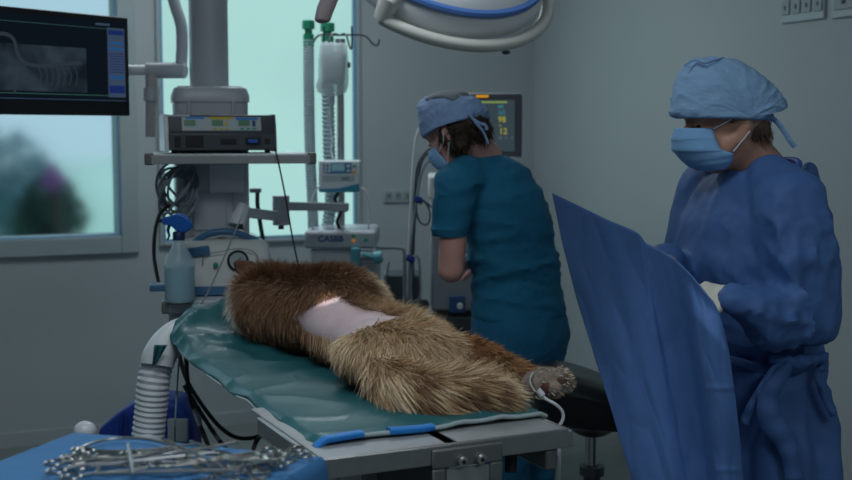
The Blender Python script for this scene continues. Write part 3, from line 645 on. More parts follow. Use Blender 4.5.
m=MB(); m.tube([P(360,250,4.71),P(372,250,4.71)],.006,8); m.tube([P(360,261,4.71),P(380,263,4.71)],.006,8); obj('valve_rod',m,M['grey'],am)
m=MB(); m.tube(spline([P(376,248,4.8),P(398,248,4.82),P(404,252,4.82),P(404.5,275,4.82),P(404.5,300,4.82),P(404,330,4.82)],6),.007,8); obj('side_handle',m,M['grey'],am)
m=MB(); m.tube([P(382,300,4.8),P(389,262,4.82)],.004,8); obj('lever',m,M['grey'],am)
# dark device behind
cc=P(400,292,5.1); dbx=thing('dark_device','black boxy device standing low behind the dog beside hanging leads','medical device',(cc.x,5.15,0))
m=MB(); a=P(384,275,5.05);b2=P(421,275,5.05); m.box(((a.x+b2.x)/2,5.15,(a.z+.75)/2),(b2.x-a.x,.2,a.z-.75)); obj('casing',m,M['dgrey'],dbx,bevel=.008)
m=MB(); m.box(((a.x+b2.x)/2,5.15,.725),(.15,.24,.05)); m.box(((a.x+b2.x)/2,5.15,.36),(.07,.07,.68)); m.box(((a.x+b2.x)/2-.02,5.15,.02),(.18,.4,.038)); obj('stand',m,M['dgrey'],dbx,bevel=.005)
m=MB(); m.lathe([(.022,0),(.022,.008)],P(424,304,5.0),RX,n=16); m.box(P(416,306,5.03),(.09,.05,.05)); obj('connector_block',m,M['dgrey'],dbx,bevel=.004)
# ================================================================== PATIENT MONITOR AND ITS TROLLEY
mm_=thing('patient_monitor','patient monitor with dark screen, yellow readings and orange alarm light behind the nurse','monitor',P(492,155,5.2))
YM=5.2; a=P(461,93.5,YM); b2=P(521.5,157,YM); w_=b2.x-a.x; h_=a.z-b2.z; ctr=V(((a.x+b2.x)/2,YM,(a.z+b2.z)/2))
m=MB(); m.box(ctr+V((.002,.045,-.002)),(w_+.008,.09,h_+.008)); obj('back_shell',m,M['white'],mm_,bevel=.012,seg=3)
m=MB(); m.box(ctr+V((0,-.006,0)),(w_,.014,h_)); obj('bezel',m,M['dgrey'],mm_,bevel=.006,seg=3)
def ms(px0,py0,px1,py1,d,name,mt,par=None):
    p=P(px0,py0,YM-.013);q=P(px1,py1,YM-.013); return obj(name,MB().box(((p.x+q.x)/2,YM-.013-d/2,(p.z+q.z)/2),(abs(q.x-p.x),d,abs(q.z-p.z))),mt,par or mm_)
ms_=ms(466,100,514.5,151.5,.002,'screen',emis('monitor_grey_screen',(.035,.052,.065),1))
ms(476,95,488.5,97.5,.003,'alarm_light',emis('alarm_orange',(.75,.33,.02),.75))
yl=emis('reading_yellow',(.28,.30,.04),1); tq=emis('reading_teal',(.03,.15,.19),1); gr_=emis('reading_grey',(.10,.12,.13),1)
ms(470,101.3,507,103,.003,'top_status_bar',emis('status_green',(.20,.28,.07),1))
rg=random.Random(5)
def txt(t,px,py,size,mt): 
    p=P(px,py,YM-.017); text_mesh(t,size,p,(1,0,0),(0,0,1),ms_,mt,name='reading',bold=True)
txt('60',498,115,.030,tq); txt('98',498,122,.034,yl); txt('-',499,127,.03,yl); txt('12',499,134,.036,yl); txt('36',498,139,.018,gr_); txt('0',505,139,.018,gr_); txt('0',511,139,.018,gr_)
ms(498,105,503,108,.003,'label_strip',tq)
m=MB(); p=P(492,170,YM+.05); m.box((P(505,165,YM).x,YM+.06,P(505,170,YM).z),(.11,.08,.16)); obj('mount_neck',m,M['white'],mm_,bevel=.01)
# trolley with grey module
tv=thing('monitor_trolley','pale grey equipment trolley with a blue lower control strip behind the nurse','trolley',P(470,300,5.1))
a=P(431,178,4.95); b2=P(470,312,4.95); xr_=P(520,200,4.95).x
m=MB(); m.box(((a.x+xr_)/2,5.15,(P(0,200,4.95).z+b2.z)/2),(xr_-a.x,.34,P(0,200,4.95).z-b2.z)); obj('tower',m,mat('mid_grey_enamel',(.24,.26,.30),.4),tv,bevel=.012)
m=MB(); q=P(451,203,4.93); m.box(((a.x+xr_)/2,5.15,P(0,188,4.95).z),(xr_-a.x+.02,.38,.10)); obj('top_deck',m,M['cream'],tv,bevel=.01)
m=MB(); q=P(457,304,4.98); m.box((q.x,4.975,q.z),(P(471,0,4.98).x-P(455,0,4.98).x,.02,.07)); cs_=obj('control_strip',m,mat('blue_panel_print',(.03,.09,.22),.4),tv,bevel=.003)
m=MB(); m.lathe([(.013,0),(.011,.018)],P(460,306,4.96),RX,n=16); obj('dial',m,M['white'],cs_)
m=MB(); m.box(((a.x+xr_)/2,5.15,.58),(xr_-a.x-.02,.30,.32)); m.box(((a.x+xr_)/2,5.15,.42),(.06,.06,.60)); obj('pedestal',m,M['dgrey'],tv,bevel=.01)
m=MB(); m.box(((a.x+xr_)/2,5.15,.10),(.45,.45,.05)); obj('base',m,M['enamel'],tv,bevel=.01)
for dx in(-.19,.19):
    for dy in(-.19,.19):
        m=MB(); m.tube([((a.x+xr_)/2+dx-.012,5.15+dy,.04),((a.x+xr_)/2+dx+.012,5.15+dy,.04)],.038,14); obj('caster',m,M['rubber'],tv)
# hanging monitor leads
for i,(lab,pts,r,mt_q) in enumerate((
 ('white lead rising highest in the bundle left of the nurse',[P(419,128,4.86),P(415.5,140,4.86),P(413,165,4.86),P(411,200,4.86),P(409,240,4.86),P(407,300,4.86),P(405,350,4.9)],.0045,'wcable'),
 ('grey monitoring lead curving from behind the nurse mask, outermost of the bundle',[P(436,146,4.84),P(426,152,4.84),P(418,166,4.84),P(415,190,4.84),P(413,225,4.84),P(411,265,4.84),P(408,310,4.84),P(407,350,4.86)],.005,'dcable'),
 ('grey monitoring lead curving from behind the nurse mask, middle of the bundle',[P(434,152,4.82),P(425,156,4.82),P(420,168,4.82),P(417,195,4.82),P(414,235,4.82),P(413,280,4.82),P(412,330,4.84)],.005,'dcable'),
 ('grey monitoring lead entering lowest behind the nurse',[P(440,157,4.80),P(428,162,4.80),P(421,175,4.80),P(416,205,4.80),P(411,245,4.80),P(409,290,4.80),P(410,330,4.80)],.005,'cable'),
 ('looped grey lead beside the upper blue clip left of the nurse',[P(417,198,4.77),P(424,201,4.77),P(430,212,4.77),P(428,224,4.77),P(420,222,4.77),P(416,208,4.77),P(420,200,4.77),P(434,210,4.77),P(436,224,4.77)],.0035,'dcable'),
 ('looped grey lead below the lower blue clip left of the nurse',[P(410,258,4.77),P(418,257,4.77),P(420,275,4.77),P(420,295,4.77),P(414,305,4.77),P(411,290,4.77),P(413,262,4.77)],.0042,'cable'))):
    cable('monitor_lead',lab,pts,r,M[mt_q],group=None) if False else cable('monitor_lead',lab,pts,r,M[mt_q])
for lab,px_,py_ in(('upper dark blue clip on the hanging monitor leads',418,199),('lower dark blue clip on the hanging monitor leads',410,258)):
    m=MB(); c=P(px_,py_,4.73); m.box(c,(.028,.02,.022),rmat(0,0,20)); m.tube([c+V((-.012,0,0)),c+V((.018,0,-.012))],.012,10); tag(obj('lead_clip',m,M['navy'],bevel=.003),lab,'clip')
# ================================================================== OPERATING TABLE
TZ=.95
TL_=PZ(322,459,TZ); TR_=PZ(565,429,TZ)
TV=(TR_-TL_); TWD=TV.length; TV.normalize(); TU=V((-TV.y,TV.x,0))
def T(s,t,z): return TL_+TV*s+TU*t+V((0,0,z-TZ))
TM=Matrix((TV,TU,V((0,0,1)))).transposed()
def tbox(mb,s0,s1,t0,t1,z0,z1): return mb.box(T((s0+s1)/2,(t0+t1)/2,(z0+z1)/2),(abs(s1-s0),abs(t1-t0),abs(z1-z0)),TM)
tb=thing('operating_table','stainless steel operating table under the dog, with clamp bracket at its foot end','operating table',T(TWD/2,.65,0))
TLn=1.36; seam=TWD*.515
for a,b_ in((0.0,seam-.012),(seam+.012,TWD)):
    m=MB(); tbox(m,a,b_,0,.42,TZ-.004,TZ); tbox(m,a,b_,0,.004,TZ-.028,TZ-.004); obj('foot_panel',m,M['steel2'],tb,bevel=.0015)
m=MB(); tbox(m,.045,TWD,.425,TLn,TZ-.006,TZ); obj('table_top',m,M['steel2'],tb,bevel=.002)
m=MB(); tbox(m,-.002,TWD+.002,-.012,-.001,TZ-.034,TZ+.002); obj('front_rail',m,M['steel'],tb,bevel=.002)
for s in(-.012,TWD+.001): m=MB(); tbox(m,s,s+.010,-.012,.34,TZ-.034,TZ); obj('side_rail',m,M['steel'],tb,bevel=.002)
m=MB(); tbox(m,.07,TWD-.02,.06,TLn-.1,TZ-.05,TZ-.03); obj('under_frame',m,M['dsteel'],tb,bevel=.003)
m=MB(); tbox(m,TWD-.045,TWD-.02,-.005,.40,TZ-.075,TZ-.036); obj('bracket_arm',m,M['clampgrey'],tb,bevel=.004)
m=MB(); m.tube([T(TWD-.09,.05,TZ-.05),T(TWD-.09,.05,TZ-.085)],.012,12); obj('knob',m,M['rubber'],tb)
m=MB(); tbox(m,.16,.33,.52,.78,.30,TZ-.05); obj('pedestal',m,M['steel2'],tb,bevel=.01)
m=MB(); tbox(m,.03,.46,.25,1.05,.0,.09); obj('base',m,M['steel2'],tb,bevel=.02)
m=MB(); tbox(m,.11,.38,.42,.88,.09,.30); obj('base_cover',m,M['cream'],tb,bevel=.02)
m=MB(); m.tube([T(.10,.18,TZ-.05),T(.11,.30,TZ-.25),T(.13,.52,.60)],.012,10); obj('tilt_strut',m,M['steel'],tb)
m=MB(); tbox(m,.15,.30,.10,.20,TZ-.22,TZ-.05); obj('gear_box',m,M['dsteel'],tb,bevel=.01)
# foot clamp
q0,q1=.205,.348
cl=MB(); tbox(cl,q0,q1,-.020,-.013,TZ-.040,TZ-.004); tbox(cl,q0,q0+.026,-.020,-.013,TZ-.19,TZ-.040); tbox(cl,q1-.026,q1,-.020,-.013,TZ-.12,TZ-.040)
ck=obj('clamp_plate',cl,M['clampgrey'],tb,bevel=.004)
m=MB(); tbox(m,q0+.028,q1-.028,-.018,-.014,TZ-.075,TZ-.043); obj('clamp_insert',m,M['steel2'],ck)
for s in(q0+.055,q0+.093):
    R=Matrix((TV,V((0,0,1)),-TU)).transposed(); c=T(s,-.020,TZ-.028)
    m=MB(); m.lathe([(.010,0),(.010,.012),(.0075,.014)],c,R,n=18); kb=obj('clamp_knob',m,M['steel'],ck)
    m=MB(); m.lathe([(.004,.0135),(.004,.0150)],c,R,n=12); obj('hex_hole',m,M['black'],kb)
# ================================================================== TEAL PATIENT DRAPE
def smooth(x,a,b_): 
    t=max(0,min(1,(x-a)/(b_-a))); return t*t*(3-2*t)
def sheet_pt(s,t):
    "s across (may exceed the table: hangs), t along"
    q=V((s*1,t*1,0))
    nz=mn.noise(V((s*7,t*5,1)))*.5+mn.noise(V((s*16+t*5,t*12,4)))*.25
    rdg=(1-abs(mn.noise(V((s*5-t*3,t*6+s*4,2)))))**4
    head=smooth(t,.85,1.30); z=TZ+.006+.016*(rdg)*(.45+head*1.8)+.010*max(0,nz)*(.5+head)+.012*head*(1-abs(mn.noise(V((s*9-t*7,t*4,9)))))**5
    z+=.062*smooth(t,1.08,1.30)*smooth(.42-abs(s-.16),.0,.40)
    x=s; 
    sl0=.006
    z-=.016*smooth(.04-s,.0,.03)
    if s<-.005:
        over=-.005-s; x=-.012-.12*over-.008*mn.noise(V((t*9,over*8,3))); z-=over*.95
        x-=.006*math.sin(t*17+2*mn.noise(V((t*4,1,1))))*over*10
    if s>TWD+.012:
        over=s-TWD-.012; x=TWD+.014+.12*over+.006*math.sin(t*26); z-=over*.9
    if t>1.36:
        ov=t-1.36; z-=ov*.8; t=1.36+ov*.2
    return T(x,t,z)
def foot_edge(s): return .085+.035*s+.008*mn.noise(V((s*6,0,0)))
G=[]; NS,NT=84,150
sv=[]
for i in range(NS):
    row=[]
    for j in range(NT):
        f=j/(NT-1); tt_=0
        # left edge hang grows toward the head
        t=foot_edge(0)+(1.44-foot_edge(0))*f
        hang=-.018+.012*smooth(t,.85,1.0)-.13*smooth(t,1.14,1.40)+.010*mn.noise(V((t*7,5,0)))
        right=TWD+.01+.10*smooth(t,.05,.4)
        s=-hang+(right+hang)*i/(NS-1)
        t=foot_edge(s)+(1.44-foot_edge(s))*f
        row.append(sheet_pt(s,t))
    G.append(row)
m=MB(); m.grid(G); m.open=True
pdr=thing('patient_drape','crumpled teal waterproof drape spread over the operating table under the dog','drape',T(TWD/2,.7,TZ))
obj('cloth',m,M['tealdrape'],pdr,solid=.002)
def edge_line(s0,s1,n=16,dz=.004): return [sheet_pt(s0+(s1-s0)*k/n,foot_edge(s0+(s1-s0)*k/n)-.004)+V((0,0,dz)) for k in range(n+1)]
obj('edge_cord',MB().tube(edge_line(-.01,TWD+.02,30,0),.0045,8),M['cord'],pdr)
obj('edge_cord',MB().tube([sheet_pt(.018,foot_edge(0)+.75*k/30)+V((0,0,-.003)) for k in range(31)],.003,8),M['cord'],pdr)
def tape(s0,s1,lab):
    m=MB(); rings=[]
    for k in range(13):
        s=s0+(s1-s0)*k/12; c=sheet_pt(s,foot_edge(s)-.002)+V((0,0,.003)); rings.append(m.ring(c,TU*.013,V((0,0,1))*.0065,12,.7))
    m.loft(rings); tape_o=obj('edge_tape',m,M['strip'],pdr); return tape_o
tape(.015,.112,''); tape(.165,.255,'')
# hanging dark flap over the hose at the head corner
# ================================================================== CORRUGATED HOSE
wh=thing('ventilation_hose','thick white corrugated hose bending up over the head end of the table','hose',P(152,440,3.05))
Yh=3.10
corr_hose('hose_body',None,[PZ(150,470,.30)+V((0,.25,0)),P(147,470,Yh),P(148,440,Yh),P(151,410,Yh),P(154,380,Yh),P(159,358,Yh+.02),P(168,344,Yh+.06),P(181,334,Yh+.13),P(200,334,Yh+.24)],.042,.0145,M['hose'],n=24,amp=.045,parent=wh)
m=MB(); m.tube(spline([P(157,366,Yh-.01),P(159,357,Yh),P(166,346,Yh+.04),P(176,337,Yh+.09),P(190,332,Yh+.17)],6),.044,24); obj('hose_cuff',m,M['white'],wh)
# small teal flap draped against the hose
m=MB(); Gf=[]
for i in range(8):
    row=[]
    for j in range(10):
        f=j/9; w_=(1-f*.75); row.append(P(161-7*f+ (i/7-.5)*13*w_,345+20*f,Yh-.062-.006*math.sin(i*1.7)))
    Gf.append(row)
m.grid(Gf); m.open=True; obj('corner_flap',m,M['tealdrape'],pdr,solid=.002)
# ================================================================== DOG
A0=PZ(310,468,TZ); R0=PZ(565,432,TZ); DV=(R0-A0).normalized(); DU=V((-DV.y,DV.x,0)); DM=Matrix((DV,DU,V((0,0,1)))).transposed()
def D(s,t,z): return A0+DV*s+DU*t+V((0,0,z-TZ))
dog=thing('dog','long haired brown and cream dog asleep on its side with a shaved pink flank','dog',D(.38,.75,TZ+.01))
b=MB()
ZB=TZ+.014
def E(s,t,z,rs,rt,rz,rot=0): b.ell(D(s,t,z),(rs,rt,rz),DM@Matrix.Rotation(rad(rot),3,'Z'))
E(.42,1.02,ZB+.095,.135,.22,.098)      # chest
E(.37,1.10,ZB+.09,.115,.16,.09)      # shoulder
E(.45,.93,ZB+.105,.13,.17,.098)
E(.43,.76,ZB+.080,.115,.20,.078)     # flank
E(.44,.62,ZB+.072,.115,.16,.072)
E(.40,.48,ZB+.074,.125,.15,.074)      # rump
E(.45,.45,ZB+.068,.10,.12,.052)
b.caps_(D(.40,1.12,ZB+.09),.085,D(.42,1.30,ZB+.085),.075)  # neck
# head, lying on its cheek and looking away
E(.42,1.36,ZB+.080,.075,.085,.062)
b.caps_(D(.44,1.40,ZB+.065),.045,D(.50,1.50,ZB+.045),.026)
# hind limb on top: thigh, shank, metatarsus, paw
hip,knee,hock=D(.44,.46,ZB+.070),D(.53,.52,ZB+.056),D(.575,.385,ZB+.055)
pawc=P(541,385,2.50)
b.caps_(hip,.074,knee,.054); b.caps_(knee,.052,hock,.036); b.caps_(hock,.034,pawc,.026)
# lower hind limb beneath
b.caps_(D(.42,.47,ZB+.055),.06,D(.53,.60,ZB+.04),.045); b.caps_(D(.53,.60,ZB+.04),.042,D(.57,.48,ZB+.034),.028); b.caps_(D(.57,.48,ZB+.034),.026,D(.58,.40,ZB+.03),.026)
# front limbs stretched forward from the chest
b.caps_(D(.48,1.08,ZB+.08),.06,D(.55,.98,ZB+.06),.045); b.caps_(D(.55,.98,ZB+.06),.042,D(.60,1.12,ZB+.035),.028)
b.caps_(D(.60,1.12,ZB+.035),.03,D(.60,1.20,ZB+.03),.026)
# tail
tailpts=[D(.33,.40,ZB+.055),D(.33,.34,ZB+.045),D(.36,.285,ZB+.035),D(.42,.24,ZB+.032),D(.475,.205,ZB+.030)]
for k in range(4): b.caps_(tailpts[k],[.045,.038,.034,.030][k],tailpts[k+1],[.038,.034,.030,.018][k])
dv,df,dn=remesh(b,.011,6)
bodymb=mesh_np(dv,df)
dogbody=obj('body',bodymb,[M['dogskin'],M['shaved']],dog,origin=D(.38,.75,TZ+.01))
# paw with pads and toes
pm=MB(); pf_=(P(552,381,2.475)-P(530,381,2.50)).normalized(); pr_=V((pf_.y,-pf_.x,0)).normalized(); pu_=pr_.cross(pf_)
if pu_.z<0: pu_=-pu_
PMx=Matrix((pf_,pr_,pu_)).transposed()
pc2=P(541,384,2.49)
pm.ell(pc2,(.046,.036,.033),PMx)
for k,(a,h) in enumerate(((-.020,-.002),(-.008,.014),(.008,.012),(.020,-.004))): pm.ell(pc2+pf_*.038+pr_*a*1.2+pu_*h*1.2,(.022,.014,.015),PMx)
pv,pfc,pnn=remesh(pm,.004,3)
paw=obj('paw',mesh_np(pv,pfc),mat('paw_fur_skin',(.30,.24,.20),.8,var=.3,vscale=60,bump=.4,bscale=300),dog)
for (f_,a,h,r_) in((.030,.0,-.004,.013),(.054,-.019,-.004,.007),(.056,-.007,.010,.0075),(.056,.009,.009,.0075),(.053,.020,-.005,.007)):
    m=MB(); m.ell(pc2+pf_*f_+pr_*a+pu_*h-pr_*0,(r_*.6,r_,r_),PMx); m=m
    # pads face the camera side of the paw
    m=MB(); m.ell(pc2+pf_*(f_-.004)+pr_*(.031 if f_<.04 else .019)+pu_*(h*.8+ (a*.35)),(r_*1.05,r_*.55,r_),PMx); obj('pad',m,M['pad'],paw)
for k in range(4):
    q=pc2+pf_*.052+pr_*(-.020+.0135*k)+pu_*([-.002,.012,.011,-.004][k]); obj('claw',MB().tube([q,q+pf_*.008-pu_*.001,q+pf_*.013-pu_*.004],[.003,.0022,.0006],6),M['dgrey'],paw)
# ear
em=MB(); ea,eb_,ec_=P(229.5,260,3.30),P(259,262,3.30),P(245,284,3.27)
ctr_=(ea+eb_+ec_)/3; 
ring0=[ea,ea.lerp(eb_,.5)+V((0,0,.004)),eb_,eb_.lerp(ec_,.5)+V((.006,0,0)),ec_,ec_.lerp(ea,.5)+V((-.002,0,-.004))]
fwd=V((.0,-.012,0)); em.add([p+fwd*.3 for p in ring0]+[p+V((0,.012,0)) for p in ring0]+[ctr_+V((0,-.010,0)),ctr_+V((0,.016,0))],
 [(i,(i+1)%6,12) for i in range(6)]+[((i+1)%6+6,i+6,13) for i in range(6)]+[(i,i+6,(i+1)%6+6,(i+1)%6) for i in range(6)])
ear=obj('ear',em,mat('dark_brown_ear',(.11,.05,.03),.85,var=.3,vscale=60),dog,sub=2)
nose=obj('nose',MB().ell(D(.515,1.52,ZB+.046),(.016,.014,.014)),M['black'],dog)
obj('eye',MB().ell(D(.395,1.425,ZB+.105),(.010,.010,.009)),M['eyeb'],dog)
# ---- fur
V0=np.array(dv); 
Fq=np.array([list(f)+[f[-1]]*(4-len(f)) for f in df]); 
tri=np.concatenate([Fq[:,[0,1,2]],Fq[:,[0,2,3]]])
p0,p1,p2=V0[tri[:,0]],V0[tri[:,1]],V0[tri[:,2]]; cr=np.cross(p1-p0,p2-p0); ar=np.linalg.norm(cr,axis=1); okk=ar>1e-10; tri=tri[okk]; p0,p1,p2,cr,ar=p0[okk],p1[okk],p2[okk],cr[okk],ar[okk]
def samp(n):
    idx=rng.choice(len(ar),n,p=ar/ar.sum()); r1=np.sqrt(rng.random(n))[:,None]; r2=rng.random(n)[:,None]
    pos=p0[idx]*(1-r1)+p1[idx]*r1*(1-r2)+p2[idx]*r1*r2; nn=cr[idx]/ar[idx][:,None]; return pos,nn
NF=240000; pos,nn=samp(NF)
# outward normals
cen=np.array(D(.42,.75,ZB+.06)); 
if np.mean(np.einsum('ij,ij->i',nn,pos-cen))<0: nn=-nn
A0n,DVn,DUn=np.array(A0),np.array(DV),np.array(DU)
S_=(pos-A0n)@DVn; T_=(pos-A0n)@DUn; Z_=pos[:,2]-TZ
keep=(Z_>.012)|(S_<.36); pos,nn,S_,T_,Z_=pos[keep],nn[keep],S_[keep],T_[keep],Z_[keep]
# segments for flow and region: (p,q,id)
segs=[(D(.40,1.36,ZB+.08),D(.42,1.10,ZB+.09),'neck'),(D(.42,1.10,ZB+.09),D(.43,.76,ZB+.08),'trunk'),(D(.43,.76,ZB+.08),D(.40,.46,ZB+.07),'trunk'),
 (hip,knee,'thigh'),(knee,hock,'leg'),(hock,pawc,'foot'),(tailpts[0],tailpts[2],'tail'),(tailpts[2],tailpts[4],'tail'),(D(.48,1.08,ZB+.08),D(.55,.98,ZB+.06),'arm'),(D(.55,.98,ZB+.06),D(.60,1.12,ZB+.035),'arm')]
dm=[];fl_=[]
wr={'neck':.08,'trunk':.11,'thigh':.055,'leg':.045,'foot':.03,'tail':.034,'arm':.04}
for a,b_,k in segs:
    a=np.array(a);b2_=np.array(b_);ab=b2_-a; t=np.clip(((pos-a)@ab)/(ab@ab),0,1); dm.append(np.linalg.norm(pos-(a+t[:,None]*ab),axis=1)-wr[k]); fl_.append(ab/np.linalg.norm(ab))
dm=np.array(dm).T; reg=np.argmin(dm,axis=1); flow=np.array(fl_)[reg]; names=np.array([s[2] for s in segs])[reg]
n_=len(pos)
NZ=np.array([list(mn.noise_vector(V(p)*9)) for p in pos]); NZ2=np.array([list(mn.noise_vector(V(p)*38+V((5,5,5)))) for p in pos])
# pixel position of each root (only to know which patch of coat was clipped)
def patch_val(S,T):   # the shaved flank, in the dog's own frame
    return ((S-.405)/.105)**2+((T-.775)/.165)**2
# project patch outline polygon (photo) onto the body, keep in dog frame as a polygon
poly=[(289,313),(295,306),(308,300),(325,296),(338,297),(349,302),(368,308),(386,313),(402,317),(380,322),(362,327),(348,333),(336,339),(326,343),(316,343),(304,337),(295,327)]
def pix(p):
    d=p-np.array([0,0,CAMZ]); zc_=d[:,1]*math.cos(TH)-d[:,2]*math.sin(TH); yc=d[:,1]*math.sin(TH)+d[:,2]*math.cos(TH); return 426+F*d[:,0]/zc_,240-F*yc/zc_,zc_
def inpoly(x,y,pl):
    c=np.zeros(len(x),bool); j=len(pl)-1
    for i in range(len(pl)):
        xi,yi=pl[i];xj,yj=pl[j]; cnd=((yi>y)!=(yj>y))&(x<(xj-xi)*(y-yi)/(yj-yi+1e-9)+xi); c^=cnd; j=i
    return c
px_,py_,_=pix(pos); shaved=inpoly(px_,py_,poly)&(nn[:,2]>.05)
pxv,pyv,_=pix(V0)
for p in dogbody.data.polygons: pass
cents=np.array([V0[list(f)].mean(axis=0) for f in df]); cx_,cy_,_=pix(cents); inb=inpoly(cx_,cy_,[(x+(x-340)*.10,y+(y-320)*.25) for x,y in poly])&(cents[:,2]>TZ+.08)
dogbody.data.polygons.foreach_set('material_index',inb.astype(np.int32))
# flow refine: body fur sweeps tailward and down the back
down=np.array([0,0,-1.0]); g=down-nn*np.einsum('j,ij->i',down,nn)[:,None]
fl2=flow-nn*np.einsum('ij,ij->i',flow,nn)[:,None]
wgt=np.where(names=='trunk',.55,np.where(names=='neck',.5,.15))[:,None]
lift=np.where(names=='trunk',.26,np.where(names=='neck',.36,np.where(names=='tail',.22,.25)))[:,None]
dr0=fl2+g*wgt+nn*lift+NZ*.42+NZ2*.20+rng.normal(size=(n_,3))*.11
dr0/=np.linalg.norm(dr0,axis=1)[:,None]
ln=np.select([names=='trunk',names=='neck',names=='tail',names=='thigh',names=='leg',names=='foot'],[.046,.055,.070,.036,.030,.028],.03)
ln=ln*(.65+.6*rng.random(n_))*(1+.25*NZ[:,0])
lowback=(names=='trunk')&(S_<.33)
near=patch_val(S_,T_)
# colours
def L3(*c): return np.array(lin(c))
brown=L3(154,120,94); dark=L3(84,58,44); cream=L3(244,226,196); rust=L3(186,134,88); white=L3(246,240,234); tan=L3(214,182,144)
u=np.clip(.5+.9*NZ2[:,1]+.15*rng.normal(size=n_),0,1)[:,None]; u2=np.clip(.5+1.0*NZ[:,1],0,1)[:,None]
base=brown*(1-u*.45)+dark*(u*.45)
hipw=np.clip((.80-T_)/.16,0,1)[:,None]*np.clip((Z_-.05)/.05,0,1)[:,None]; hipc=tan*(1-u*.85)+cream*u*.85
col=base*(1-hipw)+hipc*hipw
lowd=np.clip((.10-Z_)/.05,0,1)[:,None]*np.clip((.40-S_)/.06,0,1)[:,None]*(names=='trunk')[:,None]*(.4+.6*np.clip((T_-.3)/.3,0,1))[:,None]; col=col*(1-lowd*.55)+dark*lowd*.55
tl_m=(names=='tail')[:,None]; tailc=np.where(u>.5,cream*.6+tan*.4,tan*.6+brown*.4); col=np.where(tl_m,tailc,col)
lg=np.isin(names,['leg','foot'])[:,None]; col=np.where(lg,rust*(.7+.5*u)*.8+tan*.25,col)
th=(names=='thigh')[:,None]; col=np.where(th,(tan*.5+rust*.3+cream*.25*u),col)
front_=np.clip((S_-.50)/.05,0,1)[:,None]*np.clip((T_-.7)/.1,0,1)[:,None]; col=col*(1-front_)+cream*front_
ruff=np.clip((T_-1.10+.3*(S_-.3))/.05,0,1)[:,None]*np.clip((.40-S_)/.05,0,1)[:,None]*np.clip((.15-Z_)/.04,0,1)[:,None]; col=col*(1-ruff)+white*ruff
def strands(pos,dr0,ln,col,nn,gravity,wd):
    n=len(pos); K=4; side=np.cross(dr0,rng.normal(size=(n,3))); side/=np.linalg.norm(side,axis=1)[:,None]+1e-9
    vs=np.zeros((n,2*K-1,3)); cc=np.zeros((n,2*K-1,3)); d=dr0.copy(); p=pos-nn*.002
    br=(.75+.4*rng.random(n))[:,None]
    for k in range(K):
        w=wd*[1,.9,.65,0][k]; 
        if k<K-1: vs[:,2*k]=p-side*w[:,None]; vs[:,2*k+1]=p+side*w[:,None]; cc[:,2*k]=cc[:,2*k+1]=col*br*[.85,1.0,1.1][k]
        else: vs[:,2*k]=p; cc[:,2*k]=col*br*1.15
        d=d+gravity+fdir*.0; d/=np.linalg.norm(d,axis=1)[:,None]; p=p+d*(ln/(K-1))[:,None]; p[:,2]=np.maximum(p[:,2],TZ+.010)
    return vs,cc
fdir=0
kp=~shaved
# clip length next to the bare patch, long at outer rim
pos,nn,dr0,ln,col,names=pos[kp],nn[kp],dr0[kp],ln[kp],col[kp],names[kp]
pxk,pyk,_=pix(pos); infr=inpoly(pxk,pyk,[(x+(x-340)*.05,y+12) for x,y in poly])&(nn[:,2]>.2)
wd=(.0006+.0005*rng.random(len(pos)))*np.where(names=='foot',.9,1)
dn_=np.array([0,0,-1.0])[None,:]; grav=(dn_-nn*np.einsum('ij,ij->i',np.repeat(dn_,len(nn),0),nn)[:,None])*np.where(np.isin(names,['trunk','neck']),.30,.15)[:,None]+rng.normal(size=nn.shape)*.09
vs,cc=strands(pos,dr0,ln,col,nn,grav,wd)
# extra long tail plume
nt_=16000; k=rng.random(nt_); tp=np.array([list(p) for p in spline(tailpts,10)]); idx=k*(len(tp)-1.01); i0=idx.astype(int); fr_=(idx-i0)[:,None]; tpos=tp[i0]*(1-fr_)+tp[i0+1]*fr_; tdir=tp[i0+1]-tp[i0]; tdir/=np.linalg.norm(tdir,axis=1)[:,None]
rv=rng.normal(size=(nt_,3)); rv[:,2]=rv[:,2]*.8; rv/=np.linalg.norm(rv,axis=1)[:,None]; tpos2=tpos+rv*(.030*(1-.4*k))[:,None]; tpos2[:,2]=np.maximum(tpos2[:,2],TZ+.012)
nzt=np.array([list(mn.noise_vector(V(p)*22)) for p in tpos2]); td=tdir*1.0+rv*.22+nzt*.18; td/=np.linalg.norm(td,axis=1)[:,None]
ut=np.clip(.5+1.1*nzt[:,1],0,1)[:,None]; ct=np.where(ut>.46,cream,np.where(ut>.26,tan,brown*.8+dark*.2))
v2,c2=strands(tpos2,td,(.07+.075*rng.random(nt_))*(1-.45*k**2),ct,rv*0,np.array([0,0,-.10])[None,:],.0009+.0006*rng.random(nt_))
